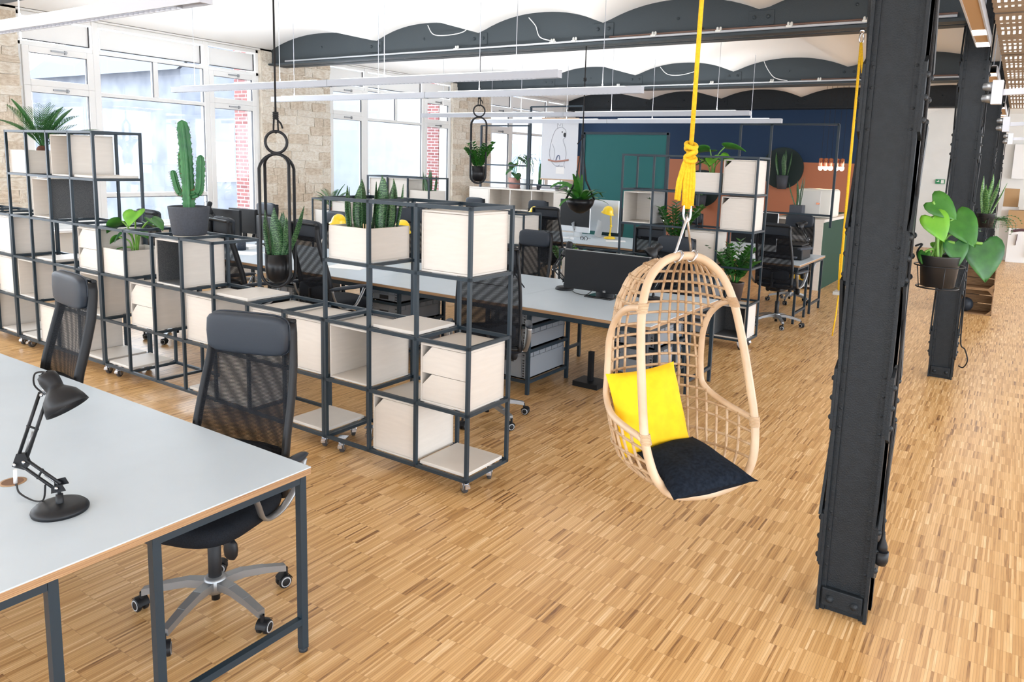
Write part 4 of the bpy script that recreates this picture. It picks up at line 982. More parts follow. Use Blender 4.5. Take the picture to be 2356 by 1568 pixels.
# second swing with plank seat beyond the foreground column
t = thing('plank_swing', 'yellow rope plank swing half hidden behind the foreground column', 'swing', (2.2, 4.55, 0))
g = MB(); g.tube([(-.035, 0, 3.24), (-.035, 0, 3.2)], .02, 8); g.tube([V((-.035, 0, 3.15))+ax*(.02*math.cos(a))+V((0, 0, .045*math.sin(a))) for a in [2*PI*j/14 for j in range(14)]], .007, 8, True); ob('hook', g, CHROME, t)
g = MB(); g.tube([(-.035, 0, 3.11), (-.035, 0, 1.9), (-.03, 0, .74)], .013, 8); g.tube([(-.035, .0, .75), (-.045, .0, 1.1)], .010, 8); ob('rope', g, YROPE, t)
g = MB(); g.tube([(-.035, 0, 3.11), (.12, .0, 1.9), (.34, .03, .74)], .012, 8); ob('rope', g, YROPE, t)
g = MB(); g.box(-.075, -.06, .70, .42, .12, .73); ob('seat_plank', g, mat('grey_plank', (.40, .40, .38), .6), t)
g = MB(); g.tube([(-.03, 0, .70), (-.035, -.01, .5), (-.05, -.02, .28)], .007, 6); ob('rope_tail', g, YROPE, t)
# ---------------------------------------------------------------- desk lamps
def arm_lamp(x, y, label, m=BLACKP, el=(-.115, .0, .13), hd=(.0, .0, .385), sh=(.8, .1, -.6), yaw=None, zt=.745, scale=1., cord=None):
    # base, jointed twin-rod arms and a bell shade; el/hd are elbow and head joints relative to the base top (along image-right axis a, depth b, height)
    t = thing('desk_lamp', label, 'lamp', (x, y, zt)); a = V((.843, .537, 0)) if yaw is None else V((math.cos(yaw), math.sin(yaw), 0)); b = V((-a.y, a.x, 0)); k = scale
    P = lambda q: (a*q[0]+b*q[1]+V((0, 0, q[2])))*k
    g = MB(); g.lathe([(.0001, 0), (.084*k, 0), (.086*k, .008*k), (.084*k, .014*k), (.074*k, .024*k), (.055*k, .029*k), (.0001, .031*k)], 36); g.lathe([(.013*k, .028*k), (.011*k, .06*k), (.0001, .062*k)], 14); ob('base', g, m, t)
    j0 = P((0, 0, .085)); j1 = P(el); j2 = P(hd)
    g = MB(); g.tube([P((0, 0, .05)), j0], .0055*k, 8)
    for s in (-1, 1): g.prism([(-.022*k, -.012*k), (.028*k, .0), (.016*k, .022*k), (-.02*k, .012*k)], .003*k, T(*j0) @ MX(((a.x, 0, b.x, 0), (a.y, 0, b.y, 0), (0, 1, 0, s*.009*k), (0, 0, 0, 1))) @ T(0, 0, s*.009*k))
    ob('base_joint', g, m, t)
    up = V((0, 0, 1))
    for nm, p, q in (('lower_arm', j0, j1), ('upper_arm', j1, j2)):
        d = (q-p).normalized(); n_ = d.cross(b).normalized(); g = MB()
        for s in (-1, 1): g.tube([p+n_*s*.014*k, q+n_*s*.014*k], .0055*k, 6)
        g.tube([p+d*(q-p).length*.5+n_*.02*k, p+d*(q-p).length*.5-n_*.02*k], .004*k, 6); o = ob(nm, g, m, t)
        s_ = MB(); s_.tube([p+d*(q-p).length*.06+b*.010*k, p+d*(q-p).length*.42+b*.010*k], .004*k, 6); ob('spring', s_, SILVER if m is BLACKP else m, o)
    g = MB(); M = T(*j1) @ MX(((a.x, 0, b.x, 0), (a.y, 0, b.y, 0), (0, 1, 0, 0), (0, 0, 0, 1))); g.prism([(-.03*k, -.02*k), (.012*k, -.03*k), (.03*k, -.008*k), (.018*k, .03*k), (-.012*k, .026*k)], .012*k, M @ T(0, 0, -.006*k)); eo = ob('elbow_plate', g, m, t)
    g = MB()
    for q in (j1+a*.016*k+up*.0, j1-a*.016*k-up*.01*k, j0, j2): g.lathe([(.006*k, 0), (.006*k, .003*k), (.0001, .005*k)], 8, MX(((a.x, 0, -b.x, 0), (a.y, 0, -b.y, 0), (0, 1, 0, 0), (0, 0, 0, 1))), True, q-b*.012*k)
    ob('joint_screws', g, CHROME, t)
    dv = P(sh).normalized(); Q = V((0, 0, -1)).rotation_difference(dv).to_matrix().to_4x4()
    c0 = j2+a*.03*k+up*.035*k
    g = MB(); pr = [(.0001, .047), (.016, .045), (.028, .036), (.031, .018), (.029, -.005), (.027, -.018), (.036, -.028), (.053, -.046), (.063, -.072), (.068, -.096)]
    g.lathe([(r*k, z*k) for r, z in pr]+[((r-.002)*k, z*k-.0005) for r, z in reversed(pr[3:])], 32, Q, True, c0); so = ob('shade', g, m, t)
    g = MB()
    for i in range(8): an = 2*PI*i/8; g.lathe([(.0032*k, 0), (.0032*k, .0015*k), (.0001, .0016*k)], 6, Q, False, c0+Q @ V((.018*k*math.cos(an), .018*k*math.sin(an), .0435*k)))
    ob('vent_holes', g, RUBBER if m is not BLACKP else BROPE, so)
    g = MB(); g.sphere(c0+Q @ V((0, 0, -.06*k)), .027*k, 12, 8); ob('bulb', g, mat('frosted_bulb', (.85, .85, .85), .3), so)
    g = MB(); g.tube([j2, c0+Q @ V((.0, 0, -.012*k))], .006*k, 8); g.tube([j2+up*.01*k, j2+a*.03*k+up*.02*k], .008*k, 6); ob('bracket', g, CHROME, t)
    g = MB(); g.tube(catmull([j2, j2-a*.03*k+up*.03*k, j2-a*.025*k+up*.07*k, j2+a*.01*k+up*.075*k, c0+Q @ V((-.02*k, 0, .035*k))], 5), .003*k, 6); ob('cord', g, BROPE, t)
    return t
arm_lamp(1.125, -2.037, 'black jointed desk lamp on the near grey desk', el=(-.135, .02, .165), hd=(-.05, .03, .40), sh=(.55, -.1, -.8), scale=.93)
g = MB(); g.tube(catmull([(1.09, -2.06, .83), (1.07, -2.06, .775), (1.0, -2.06, .752), (.93, -2.07, .762), (.86, -2.05, .765), (.80, -2.03, .735)], 6), .0028, 6); tag(ob('lamp_cord', g, BROPE), 'thin lamp cord running to the cable hole on the near desk', 'cord')
t = thing('cable_hole', 'round cable hole with wooden edge in the near desk', 'cable hole', (.78, -2.03, .7452)); g = MB(); g.lathe([(.032, 0), (.04, 0), (.04, .0012), (.032, .0012)], 24); ob('rim', g, PLYEDGE, t); g = MB(); g.disc(.032, 20, None, (0, 0, 0), .0008); ob('hole_floor', g, mat('hole_brown', (.16, .08, .04), .8), t); g = MB(); g.tube([(.02, 0, 0), (.025, 0, .05)], .006, 6); ob('white_plug_cable', g, WHITEC, t)
arm_lamp(.14, 2.66, 'black desk lamp left of the wide black monitor', el=(-.10, -.05, .20), hd=(-.0, .03, .36), sh=(-.12, .0, -1), scale=1.0)
arm_lamp(1.0, 2.72, 'black desk lamp seen through the top of the rattan weave', el=(.10, .05, .26), hd=(-.02, -.02, .42), sh=(-.75, -.1, -.65))
arm_lamp(-4.75, 2.35, 'black desk lamp left of the cactus pot by the window', el=(.14, .0, .25), hd=(-.06, .0, .46), sh=(-.3, .0, -1))
def ylamp(x, y, label, h=.34, face=-1):
    t = thing('desk_lamp', label, 'lamp', (x, y, .745), 0, 'yellow enamel desk lamps'); a = V((.843, .537, 0))
    g = MB(); g.lathe([(.0001, 0), (.092, 0), (.094, .012), (.075, .03), (.02, .04), (.0001, .042)], 28); ob('base', g, YLAMP, t)
    g = MB(); g.tube([(0, 0, .04), a*.015+V((0, 0, h*.5))], .012, 10); g.sphere(a*.015+V((0, 0, h*.5)), .020, 10, 8); g.sphere((0, 0, .055), .02, 10, 8); g.tube([a*.015+V((0, 0, h*.5)), a*.0+V((0, 0, h))], .013, 10); ob('stem', g, YLAMP, t)
    g = MB(); c = a*-.04+V((0, 0, h+.03)); pr = [(.0001, .085), (.035, .08), (.065, .055), (.083, .02), (.086, -.015), (.105, -.035), (.107, -.04)]; Q = MX.Rotation(.25, 4, 'Y'); g.lathe(pr+[(r-.002, z-.001) for r, z in reversed(pr[3:])], 28, Q, True, c); g.sphere(a*.0+V((0, 0, h+.01)), .024, 10, 8); so = ob('shade', g, YLAMP, t)
    g = MB(); g.sphere(c+V((0, 0, -.01)), .03, 10, 8); ob('bulb', g, mat('frosted_bulb', (.85, .85, .85), .3), so)
    return t
ylamp(-1.80, 7.22, 'yellow desk lamp beside the silver computer', .40)
ylamp(-2.15, 3.0, 'yellow lamp dome just left of the front shelf closed box', .35)
ylamp(-2.95, 2.80, 'yellow lamp dome at the left post of the front shelf', .37)
ylamp(-3.30, 7.40, 'yellow lamp dome behind the chair near white cabinets', .30)

# ---------------------------------------------------------------- monitors and desk items
def text(s, size, M, m, parent, nm='lettering'):
    cu = bpy.data.curves.new(nm, 'FONT'); cu.body = s; cu.size = size; cu.align_x = 'CENTER'; cu.align_y = 'CENTER'; cu.extrude = .0006; cu.materials.append(m)
    q = bpy.data.objects.new(nm, cu); COL.objects.link(q); me = bpy.data.meshes.new_from_object(q); bpy.data.objects.remove(q); o = bpy.data.objects.new(nm, me); COL.objects.link(o); o.parent = parent; o.matrix_local = M; return o
FACE = MX(((1, 0, 0, 0), (0, 0, -1, 0), (0, 1, 0, 0), (0, 0, 0, 1)))
t = thing('monitor', 'wide black monitor on the long grey desk left of the hanging chair', 'monitor', (.60, 2.58, .745))
g = MB(); g.box(-.415, -.01, .035, .415, .03, .385); pn = ob('housing', g, BLACKP, t, bevel=.004)
g = MB(); g.box(-.405, -.0125, .055, .405, -.0095, .375); ob('screen', g, SCREEN, pn)
g = MB(); g.box(-.415, -.011, .383, .415, .03, .387); ob('top_edge', g, SILVER, pn)
text('LG', .022, T(.0, -.0125, .045) @ FACE, WHITEP, pn, 'logo_lettering')
g = MB(); g.box(-.09, .0, .0, .09, .03, .06); g.box(-.13, -.14, .0, .13, .08, .012); ob('stand', g, mat('gloss_black', (.006, .006, .007), .1), t, bevel=.004)
cable([(.26, 2.6, .752), (.35, 2.52, .752), (.45, 2.52, .752), (.50, 2.55, .80)], 'black cable on the desk under the wide monitor', BROPE, .0035, 'monitor_cable')
def monitor(x, y, rz, w, h, label, back=None, z0=.09, logo=False):
    t = thing('monitor', label, 'monitor', (x, y, .745), rz); g = MB(); g.box(-w/2, -.012, z0, w/2, .03, z0+h); pn = ob('housing', g, back or BLACKP, t, bevel=.006)
    g = MB(); g.box(-w/2+.012, -.0145, z0+.012, w/2-.012, -.0115, z0+h-.012); ob('screen', g, SCREEN, pn)
    g = MB(); g.box(-.03, .02, 0, .03, .04, z0+h*.5); g.box(-.11, -.09, 0, .11, .11, .012); ob('stand', g, BLACKP, t)
    if logo:
        g = MB(); ring(g, (0, .032, z0+h*.62), .035, .004, V((1, 0, 0)), 24); ob('ring_logo', g, SILVER, pn)
    return t
monitor(-4.80, 2.55, PI+.15, .56, .34, 'monitor back with round ring mark behind the cactus pot', BLACKP, .10, True)
monitor(-4.40, 2.85, -.15, .42, .28, 'small dark monitor left of the hanging snake plant', None, .08)
monitor(-5.0, 2.95, .1, .5, .32, 'dark monitor near the window behind monstera leaf', None, .1)
def imac(x, y, rz, label):
    t = thing('all_in_one_computer', label, 'computer', (x, y, .745), rz); w, h = .65, .43
    g = MB(); g.box(-w/2, -.008, .08, w/2, .012, .08+h+.085); pn = ob('housing', g, IMACW, t, bevel=.01)
    g = MB(); g.box(-w/2+.008, -.0095, .17, w/2-.008, -.0075, .08+h+.078); ob('screen', g, SCREEN, pn)
    g = MB(); g.disc(.014, 14, FACE, (0, -.0082, .12), .001); ob('round_logo', g, BLACKP, pn)
    g = MB(); g.bar((0, .02, .25), (0, .10, .0), .18, .012, (1, 0, 0)); g.box(-.1, -.1, 0, .1, .12, .008); ob('stand', g, IMACW, t)
    return t
imac(-2.33, 7.02, -.22, 'silver computer with black screen beneath the bowl planter'); imac(-2.05, 7.40, PI-.10, 'second silver computer turned away behind the first')
def flat(name, cat, x, y, w, d, rz, label, m=PAPER, h=.003, z=.7455, grp=None):
    g = MB(); g.box(-w/2, -d/2, 0, w/2, d/2, h); o = ob(name, g, m, None, (x, y, z)); o.rotation_euler = (0, 0, rz); return tag(o, label, cat, grp)
flat('paper_sheet', 'paper', -2.25, 2.25, .42, .3, .3, 'white paper on the long desk seen between front shelf posts')
flat('notebook', 'notebook', -1.98, 2.42, .28, .2, .1, 'pale notebook with dark edge behind the front shelf posts', mat('pale_blue', (.6, .64, .72), .6), .012)
flat('paper_sheet', 'paper', -3.9, 2.15, .42, .28, .4, 'white paper on the long desk right of the cactus pot')
flat('paper_stack', 'paper', -4.3, 2.5, .3, .25, .2, 'paper stack near the small dark monitor', PAPER, .03)
flat('keyboard', 'keyboard', -2.42, 6.72, .42, .12, -.2, 'white keyboard in front of the silver computer', WHITEP, .014)
flat('paper_sheet', 'paper', -1.55, 6.95, .3, .2, .5, 'white paper in front of the yellow lamp base')
flat('paper_sheet', 'paper', .85, 6.75, .3, .22, .2, 'papers on the printer desk left of the chair'); flat('paper_stack', 'paper', .55, 6.6, .35, .25, .1, 'paper pile on the printer desk under the screen', PAPER, .04)
g = MB(); g.sphere((0, 0, .012), .035, 12, 8, (.8, 1.3, .6)); tag(ob('mouse', g, WHITEP, None, (-2.12, 6.60, .748)), 'white mouse on the desk edge before silver computer', 'mouse')
t = thing('glasses', 'dark folded glasses on desk right of the white mouse', 'glasses', (-1.98, 6.72, .75)); g = MB()
for sx in (-.035, .035): ring(g, (sx, 0, .02), .028, .004, V((1, 0, 0)), 16); g.tube([(sx*1.8, 0, .025), (sx*1.3, .13, .01)], .003, 5)
ob('frame', g, BLACKP, t)
t = thing('pencil_cup', 'dark mesh cup with pencils left of hanging planter', 'cup', (-4.15, 2.32, .745)); g = MB(); g.lathe([(.0001, 0), (.055, 0), (.055, .11), (.052, .11), (.052, .004), (.0001, .004)], 18); ob('cup', g, mat('blue_black_mesh', (.02, .03, .05), .5, var=.6, scale=120), t)
g = MB(); g.tube([(.01, 0, .0), (.05, .02, .16)], .004, 6); g.tube([(-.01, 0, .0), (-.02, .03, .17)], .004, 6); ob('pencils', g, BLACKP, t)
t = thing('webcam_tripod', 'small black tripod camera at the right edge of front shelf', 'tripod', (-.26, 2.42, .745)); g = MB()
for k in range(3): a = 2.1*k+.4; g.tube([(0, 0, .13), (.10*math.cos(a), .10*math.sin(a), .003)], .006, 6)
g.tube([(0, 0, .13), (0, 0, .24)], .008, 6); ob('legs', g, BLACKP, t); g = MB(); g.sphere((0, 0, .27), .045, 12, 8, (.8, .8, 1.2)); ob('camera_body', g, BLACKP, t); g = MB(); g.sphere((.0, -.035, .285), .014, 8, 6); ob('lens', g, CHROME, t)
cable([(-.85, 2.42, .752), (-.7, 2.36, .752), (-.5, 2.36, .752), (-.35, 2.38, .752)], 'thin dark cable lying on the long desk', RUBBER, .004, 'desk_cable')

# ---------------------------------------------------------------- grey crates in steel pedestals below the desks
def crate(parent_loc, rz, w, d, h, label):
    t = thing('crate', label, 'crate', parent_loc, rz, 'grey crates under the long desk'); g = MB(); e = .006
    g.box(-w/2, -d/2, 0, w/2, d/2, .01)
    for q in ((-w/2, -d/2, w/2, -d/2+e), (-w/2, d/2-e, w/2, d/2), (-w/2, -d/2, -w/2+e, d/2), (w/2-e, -d/2, w/2, d/2)): g.box(q[0], q[1], 0, q[2], q[3], h)
    ob('shell', g, CRATEG, t); g = MB(); k = .008
    for z in (h-.006, h-.055): g.box(-w/2-k, -d/2-k, z-.006, w/2+k, -d/2, z+.004); g.box(-w/2-k, d/2, z-.006, w/2+k, d/2+k, z+.004); g.box(w/2, -d/2-k, z-.006, w/2+k, d/2+k, z+.004); g.box(-w/2-k, -d/2-k, z-.006, -w/2, d/2+k, z+.004)
    for x in (-w/2+.05, -w/2+.01, w/2-.05, w/2-.01, -w*.15, w*.15): g.box(x-.004, -d/2-k, .01 if abs(x) > w*.3 else h-.055, x+.004, -d/2, h)
    for i in range(7): y = -d/2+d*i/6; g.box(w/2, y-.004, h-.06 if 0 < i < 6 else .01, w/2+k, y+.004, h); g.box(-w/2-k, y-.004, h-.06 if 0 < i < 6 else .01, -w/2, y+.004, h)
    ob('ribs', g, CRATEG, t); g = MB(); g.box(-.055, -d/2-.003, h-.10, .055, -d/2+.004, h-.06)
    for sx in (-1, 1):
        for i in range(int((h-.03)/.022)): z = .02+i*.022; g.box(sx*(w/2-.03)-.008, -d/2-.002, z, sx*(w/2-.03)+.008, -d/2, z+.012)
    ob('grip_slots', g, CRATED, t); return t
def pedestal(x, y, w, d, hs, label, desc):
    t = thing('crate_rack', label, 'rack', (x, y, 0)); g = MB(); zt = .70
    for sx in (-1, 1):
        for sy in (-1, 1):
            p = MB(); p.bar((sx*w/2, sy*d/2, 0), (sx*w/2, sy*d/2, zt), .028); ob('leg', p, STEEL, t)
    z = .115; zs = []
    for h in hs: zs.append(z); z += h+.022
    for zz in [q-.012 for q in zs]+[zt-.014]:
        p = MB()
        for sy in (-1, 1): p.bar((-w/2, sy*d/2, zz), (w/2, sy*d/2, zz), .022)
        for sx in (-1, 1): p.bar((sx*w/2, -d/2, zz), (sx*w/2, d/2, zz), .022)
        ob('frame', p, STEEL, t)
    for i, (q, h) in enumerate(zip(zs, hs)): crate((x, y-.005, q), 0, w-.055, d-.05, h, desc % ['bottom', 'middle', 'top'][min(2, i+(3-len(hs)))])
    return t
pedestal(.13, 2.10, .42, .62, (.235, .175, .12), 'steel crate rack under the desk beside the front shelf', '%s grey crate in rack right of the front shelf')
pedestal(.95, 2.80, .42, .62, (.235, .175, .12), 'steel crate rack under the desk behind the hanging chair', '%s grey crate in rack behind the hanging chair')
pedestal(-1.30, 2.10, .42, .62, (.235, .175, .12), 'steel crate rack seen between the front shelf posts', '%s grey crate between the posts of the front shelf')
pedestal(-2.72, 2.10, .42, .62, (.235, .175, .12), 'steel crate rack below the hanging snake plant', '%s grey crate in rack below hanging snake plant')
for l in (0, 1): q = loc(XE, YE, 2, l); crate((q[0], q[1], q[2]), 0, .32, .32, .22, '%s grey crate inside the shelf behind the hanging chair' % ['lower', 'upper'][l])
g = MB(); g.box(-.12, -.1, 0, .12, .1, .045); g.box(-.02, -.02, .045, .02, .02, .3); tag(ob('floor_box', g, BLACKP, None, (.62, 2.35, 0)), 'black flat box on the floor below the long desk', 'box')

# ---------------------------------------------------------------- linear pendant lamps
UPW = 22
def pendant(x0, x1, y, label, z=2.6, n=2):
    t = thing('pendant_lamp', label, 'lamp', (x0, y, z), 0, 'long white linear pendant lamps'); L = x1-x0
    g = MB(); g.box(0, -.035, 0.008, L, -.028, .075); g.box(0, .028, .008, L, .035, .075); g.box(0, -.028, .06, L, .028, .068)
    for x in (0, L-.006): g.box(x, -.028, .008, x+.006, .028, .06)
    ob('housing', g, LAMPW, t)
    m = L/n
    for i in range(n):
        g = MB(); g.box(i*m+.25, -.026, .03, i*m+m-.25, .026, .034); ob('diffuser', g, LIT, t)
        g = MB(); k = int((m-.5)/.05)
        for q in range(k+1): xx = i*m+.25+(m-.5)*q/k; g.box(xx-.002, -.027, .010, xx+.002, .027, .03)
        ob('louvre', g, CHROME, t)
        if i: g = MB(); g.box(i*m-.004, -.0365, .004, i*m+.004, .0365, .078); ob('joint', g, SILVER, t)
        g = MB(); g.box(i*m+.2, -.02, .078, i*m+m-.2, .02, .082); ob('uplight', g, LIT, t)
    li = bpy.data.lights.new('uplight_lamp', 'AREA'); li.shape = 'RECTANGLE'; li.size = L*.85; li.size_y = .05; li.energy = UPW; lo = bpy.data.objects.new('uplight_lamp', li); COL.objects.link(lo); lo.parent = t; lo.location = (L/2, 0, .095); lo.rotation_euler = (PI, 0, 0)
    for x in [L*.08, L*.36, L*.64, L*.92]:
        g = MB(); g.tube([(x, 0, .07), (x, 0, vz(x0+x)-z)], .0035, 6); g.lathe([(.008, .07), (.008, .11), (.0001, .115)], 8, None, True, (x, 0, 0)); ob('suspension_wire', g, LAMPW, t)
    return t
pendant(-5.55, .17, 2.40, 'long white pendant lamp over the long desk, front one'); pendant(-5.40, .30, 3.76, 'long white pendant lamp behind the front one')
pendant(-5.40, .42, 6.85, 'long white pendant lamp above the silver computer'); pendant(-5.55, .42, 8.42, 'farthest long white pendant lamp before the partition')
pendant(-5.4, .09, -.80, 'white pendant lamp with bright louvre at the top left'); pendant(-5.4, .09, -2.2, 'white pendant lamp above the near desk front edge, mostly hidden')

# ---------------------------------------------------------------- partition under the second beam
PY = 9.2
def cabinet(x0, x1, z, bays, label, d=.42):
    t = thing('low_cabinet', label, 'cabinet', (x0, PY, 0)); w = x1-x0; g = MB(); e = .02
    g.box(0, 0, z-.03, w, d, z); g.box(0, 0, .04, w, d, .07); g.box(0, d-.012, .07, w, d, z-.03); xs = [w*i/len(bays) for i in range(len(bays)+1)]
    for x in xs: g.box(max(0, x-e/2), 0, .07, min(w, x+e/2), d-.012, z-.03)
    ob('carcass', g, BIRCH, t, bevel=.003)
    for i, b in enumerate(bays):
        if b == 'd':
            for za, zb in ((.072, z/2), (z/2+.004, z-.032)): g = MB(); g.box(xs[i]+e/2+.002, -.004, za, xs[i+1]-e/2-.002, .014, zb); ob('door', g, BIRCH, t, bevel=.002)
        else:
            for zz in (z*.36, z*.68): g = MB(); g.box(xs[i]+e/2, .02, zz, xs[i+1]-e/2, d-.012, zz+.018); ob('shelf_panel', g, BIRCH, t)
    return t
cabinet(-6.2, -3.57, 1.355, 'doood', 'low white cabinet row under the cockatoo poster')
cabinet(.10, .86, 1.145, 'oo', 'white open counter below the coffee machine'); 
t = thing('counter', 'dark green sided counter behind the printer desk', 'counter', (.86, PY, 0)); g = MB(); g.box(0, 0, 0, .13, 2.9, 1.10); ob('side', g, GREENS, t); g = MB(); g.box(-.02, -.015, 1.10, .14, 2.9, 1.145); g.box(0, -.012, 0, .13, 0, 1.10); ob('white_end', g, BIRCH, t); g = MB(); g.box(-.7, .42, 1.10, .13, 2.9, 1.14); g.box(-.7, .42, 0, -.68, 2.9, 1.1); ob('top', g, GREENS, t)
def pframe(x0, x1, z0, z1, mids, hz, label, y=PY+.04):
    t = thing('steel_frame', label, 'frame', (x0, y, 0)); w = x1-x0
    for x in [0, w]+[m-x0 for m in mids]: g = MB(); g.bar((x, 0, z0), (x, 0, z1), .035); ob('post', g, STEEL, t)
    for z in [z1]+hz: g = MB(); g.bar((0, 0, z), (w, 0, z), .035, .03); ob('rail', g, STEEL, t)
    return t
pframe(-5.94, -4.76, 1.355, 2.61, (), [1.46, 1.82], 'small steel frame on the white cabinets at left')
f2 = pframe(-4.72, -3.53, 1.355, 2.975, (), [1.455], 'tall steel frame carrying the cockatoo poster')
pframe(-.475, 1.085, 1.02, 2.64, (.04,), [1.21], 'open steel frame standing over the counter at right')
t = thing('pinboard_door', 'large teal panel in dark steel frame', 'panel', (-3.49, PY+.04, 0)); g = MB(); g.box(.03, -.01, .03, 1.70, .02, 2.46); ob('panel', g, TEAL, t)
for p, q in (((.015, 0, 0), (.015, 0, 2.49)), ((1.715, 0, 0), (1.715, 0, 2.49)), ((0, 0, 2.475), (1.73, 0, 2.475)), ((0, 0, .015), (1.73, 0, .015))): g = MB(); g.bar(p, q, .045); ob('frame_bar', g, STEEL, t)
# poster: a sketched cockatoo on a branch
t = thing('poster', 'white poster with sketched cockatoo on a branch', 'poster', (-4.02, PY+.017, 2.165)); g = MB(); g.box(-.41, -.004, -.575, .41, 0, .575); ob('sheet', g, mat('poster_paper', (.58, .59, .62), .8), t)
for z in (.58, -.585): g = MB(); g.box(-.42, -.012, z-.012, .42, .008, z+.012); ob('wood_batten', g, mat('batten', (.42, .27, .16), .6), t)
GR = mat('pencil_grey', (.30, .30, .34), .9); ln = lambda pts, r, m, nm: ob(nm, MB().tube(catmull([(x, -.006, z) for x, z in pts], 6), r, 5), m, t)
ln([(.04, .42), (-.08, .38), (-.15, .26), (-.20, .08), (-.22, -.1), (-.16, -.25), (-.05, -.33), (.02, -.3)], .004, GR, 'body_outline'); ln([(.04, .42), (.13, .36), (.14, .24), (.08, .18), (.13, .05), (.16, -.1), (.12, -.28), (.14, -.36)], .004, GR, 'body_outline'); ln([(-.05, .38), (-.06, .5), (.0, .44), (.03, .53), (.06, .43)], .003, GR, 'crest'); ln([(-.16, .1), (-.1, -.05), (-.12, -.2)], .003, GR, 'wing_line')
g = MB(); g.sphere((.115, -.005, .27), .04, 10, 8, (.8, .1, 1.1)); g.sphere((.055, -.005, .325), .013, 8, 6, (1, .2, 1)); ob('beak', g, BLACKP, t)
g = MB(); g.tube(catmull([(-.24, -.008, -.21), (-.1, -.008, -.235), (.1, -.008, -.22), (.22, -.008, -.20)], 5), .017, 8); ob('branch', g, mat('branch_print', (.38, .20, .16), .8), t); ln([(-.07, -.23), (-.04, -.14), (.0, -.12), (.02, -.2)], .010, mat('blue_grey_print', (.12, .15, .24), .8), 'claw')
g = MB()
for k in range(5): g.box(-.055+k*.033, -.0055, -.335-.004*(k % 2), -.03+k*.033, -.004, -.315)
ob('caption_strokes', g, GR, t); g = MB(); g.box(-.06, -.0052, -.47, .13, -.004, -.345); ob('caption_box', g, mat('pale_beige', (.74, .72, .70), .8), t)
# things on the white cabinets
def potplant(x, y, z, r, h, m, label, nm='potted_plant'):
    t = thing(nm, label, 'plant', (x, y, z)); g = MB(); g.lathe([(.0001, 0), (r*.8, 0), (r, h), (r*.9, h), (r*.85, h*.85), (.0001, h*.82)], 20); ob('pot', g, m, t); return t
t = potplant(-5.18, PY+.2, 1.355, .135, .22, TERRA, 'broad-leaved plant in pink pot on the white cabinets'); random.seed(4)
for az, zz, q in ((.3, .62, .1), (2.6, .5, .1), (4.4, .40, .1), (5.6, .30, -.1)): 
    g = MB(); g.tube([(0, 0, .2), (.06*math.cos(az), .06*math.sin(az), zz)], .008, 6); ob('stem', g, STEMG, t); heart_leaf(t, (.06*math.cos(az), .06*math.sin(az), zz), az, .5, .22, GREEND, q)
t = potplant(-4.86, PY+.16, 1.355, .14, .20, mat('pale_pot', (.66, .68, .68), .5), 'trailing plant in pale pot on the white cabinets'); r = random.Random(2)
g = MB(); g.tube([(0, 0, .18), (0, 0, .55)], .012, 6); ob('stem', g, STEMG, t)
for k in range(34):
    az = 2.4*k; g = MB(); p = arc((0, 0, .5+.1*r.random()), az, r.uniform(.3, 1.1), r.uniform(.35, .6), r.uniform(2.2, 3.0), 9); blade(g, p, [.012*(1-.08*i) for i in range(10)], (0, 0, 1), .2); ob('frond', g, GREEND, t)
t = potplant(-4.58, PY+.22, 1.355, .07, .1, POTG, 'slim dark cactus beside the trailing plant'); g = MB(); g.tube([(0, 0, .08), (.01, 0, .3), (0, 0, .52)], [.035, .045, .01], 8); ob('stem', g, CACT, t)
for k in range(3): flat('book', 'book', -4.3+.0*k, PY+.2, .36-.03*k, .24, .05*k, '%s of the stacked books on white cabinets' % ['bottom', 'middle', 'top'][k], [PAPER, mat('grey_cover', (.35, .33, .36), .6), PAPER][k], .03, 1.356+.031*k)
flat('carton', 'box', -3.98, PY+.2, .16, .16, 0, 'small brown carton beside the stacked books', mat('brown_grey', (.25, .21, .2), .8), .11, 1.356)
for k in range(6): flat('binder', 'binder', -3.80+.055*k, PY+.18, .045, .26, 0, '%s pale binder in the row under the poster, from left' % ORD[k], [PAPER, mat('pinkish', (.62, .40, .42), .7)][k % 3 == 1], .10, 1.356, 'binders under the poster')
# coffee machine and pot on the counter
t = thing('refrigerator', 'cream rounded appliance on top of the green counter', 'appliance', (.68, 9.75, 1.147)); g = MB(); g.box(-.22, -.2, 0, .34, .42, .47); ob('body', g, mat('cream_enamel', (.74, .72, .66), .35), t, bevel=.05, bseg=4); g = MB(); g.box(-.19, -.212, .04, .16, -.19, .44); ob('door', g, mat('cream_door', (.66, .65, .62), .4), t, bevel=.01); g = MB(); g.box(.10, -.24, .22, .15, -.21, .25); ob('handle', g, COPPER, t)
snakes(.52, 9.36, 1.33, 'snake plant in graphite pot on the counter corner', [(-.03, 0, 3.3, .35, .40, .024), (.02, .02, 1, .05, .48, .03), (.04, 0, .3, .08, .5, .034), (.0, -.02, 4.6, .08, .42, .026)]); g = MB(); g.box(-.10, -.10, 0, .10, .10, .20); tag(ob('square_pot', g, POTG, None, (.52, 9.36, 1.147)), 'graphite square pot on the counter corner', 'pot')
flat('basket', 'basket', .55, PY+.18, .36, .3, 0, 'mustard woven basket in the lower counter bay', BASKETY, .30, .075); flat('paper_stack', 'paper', .55, PY+.18, .32, .26, .1, 'white papers in the counter bay', PAPER, .06, .80)
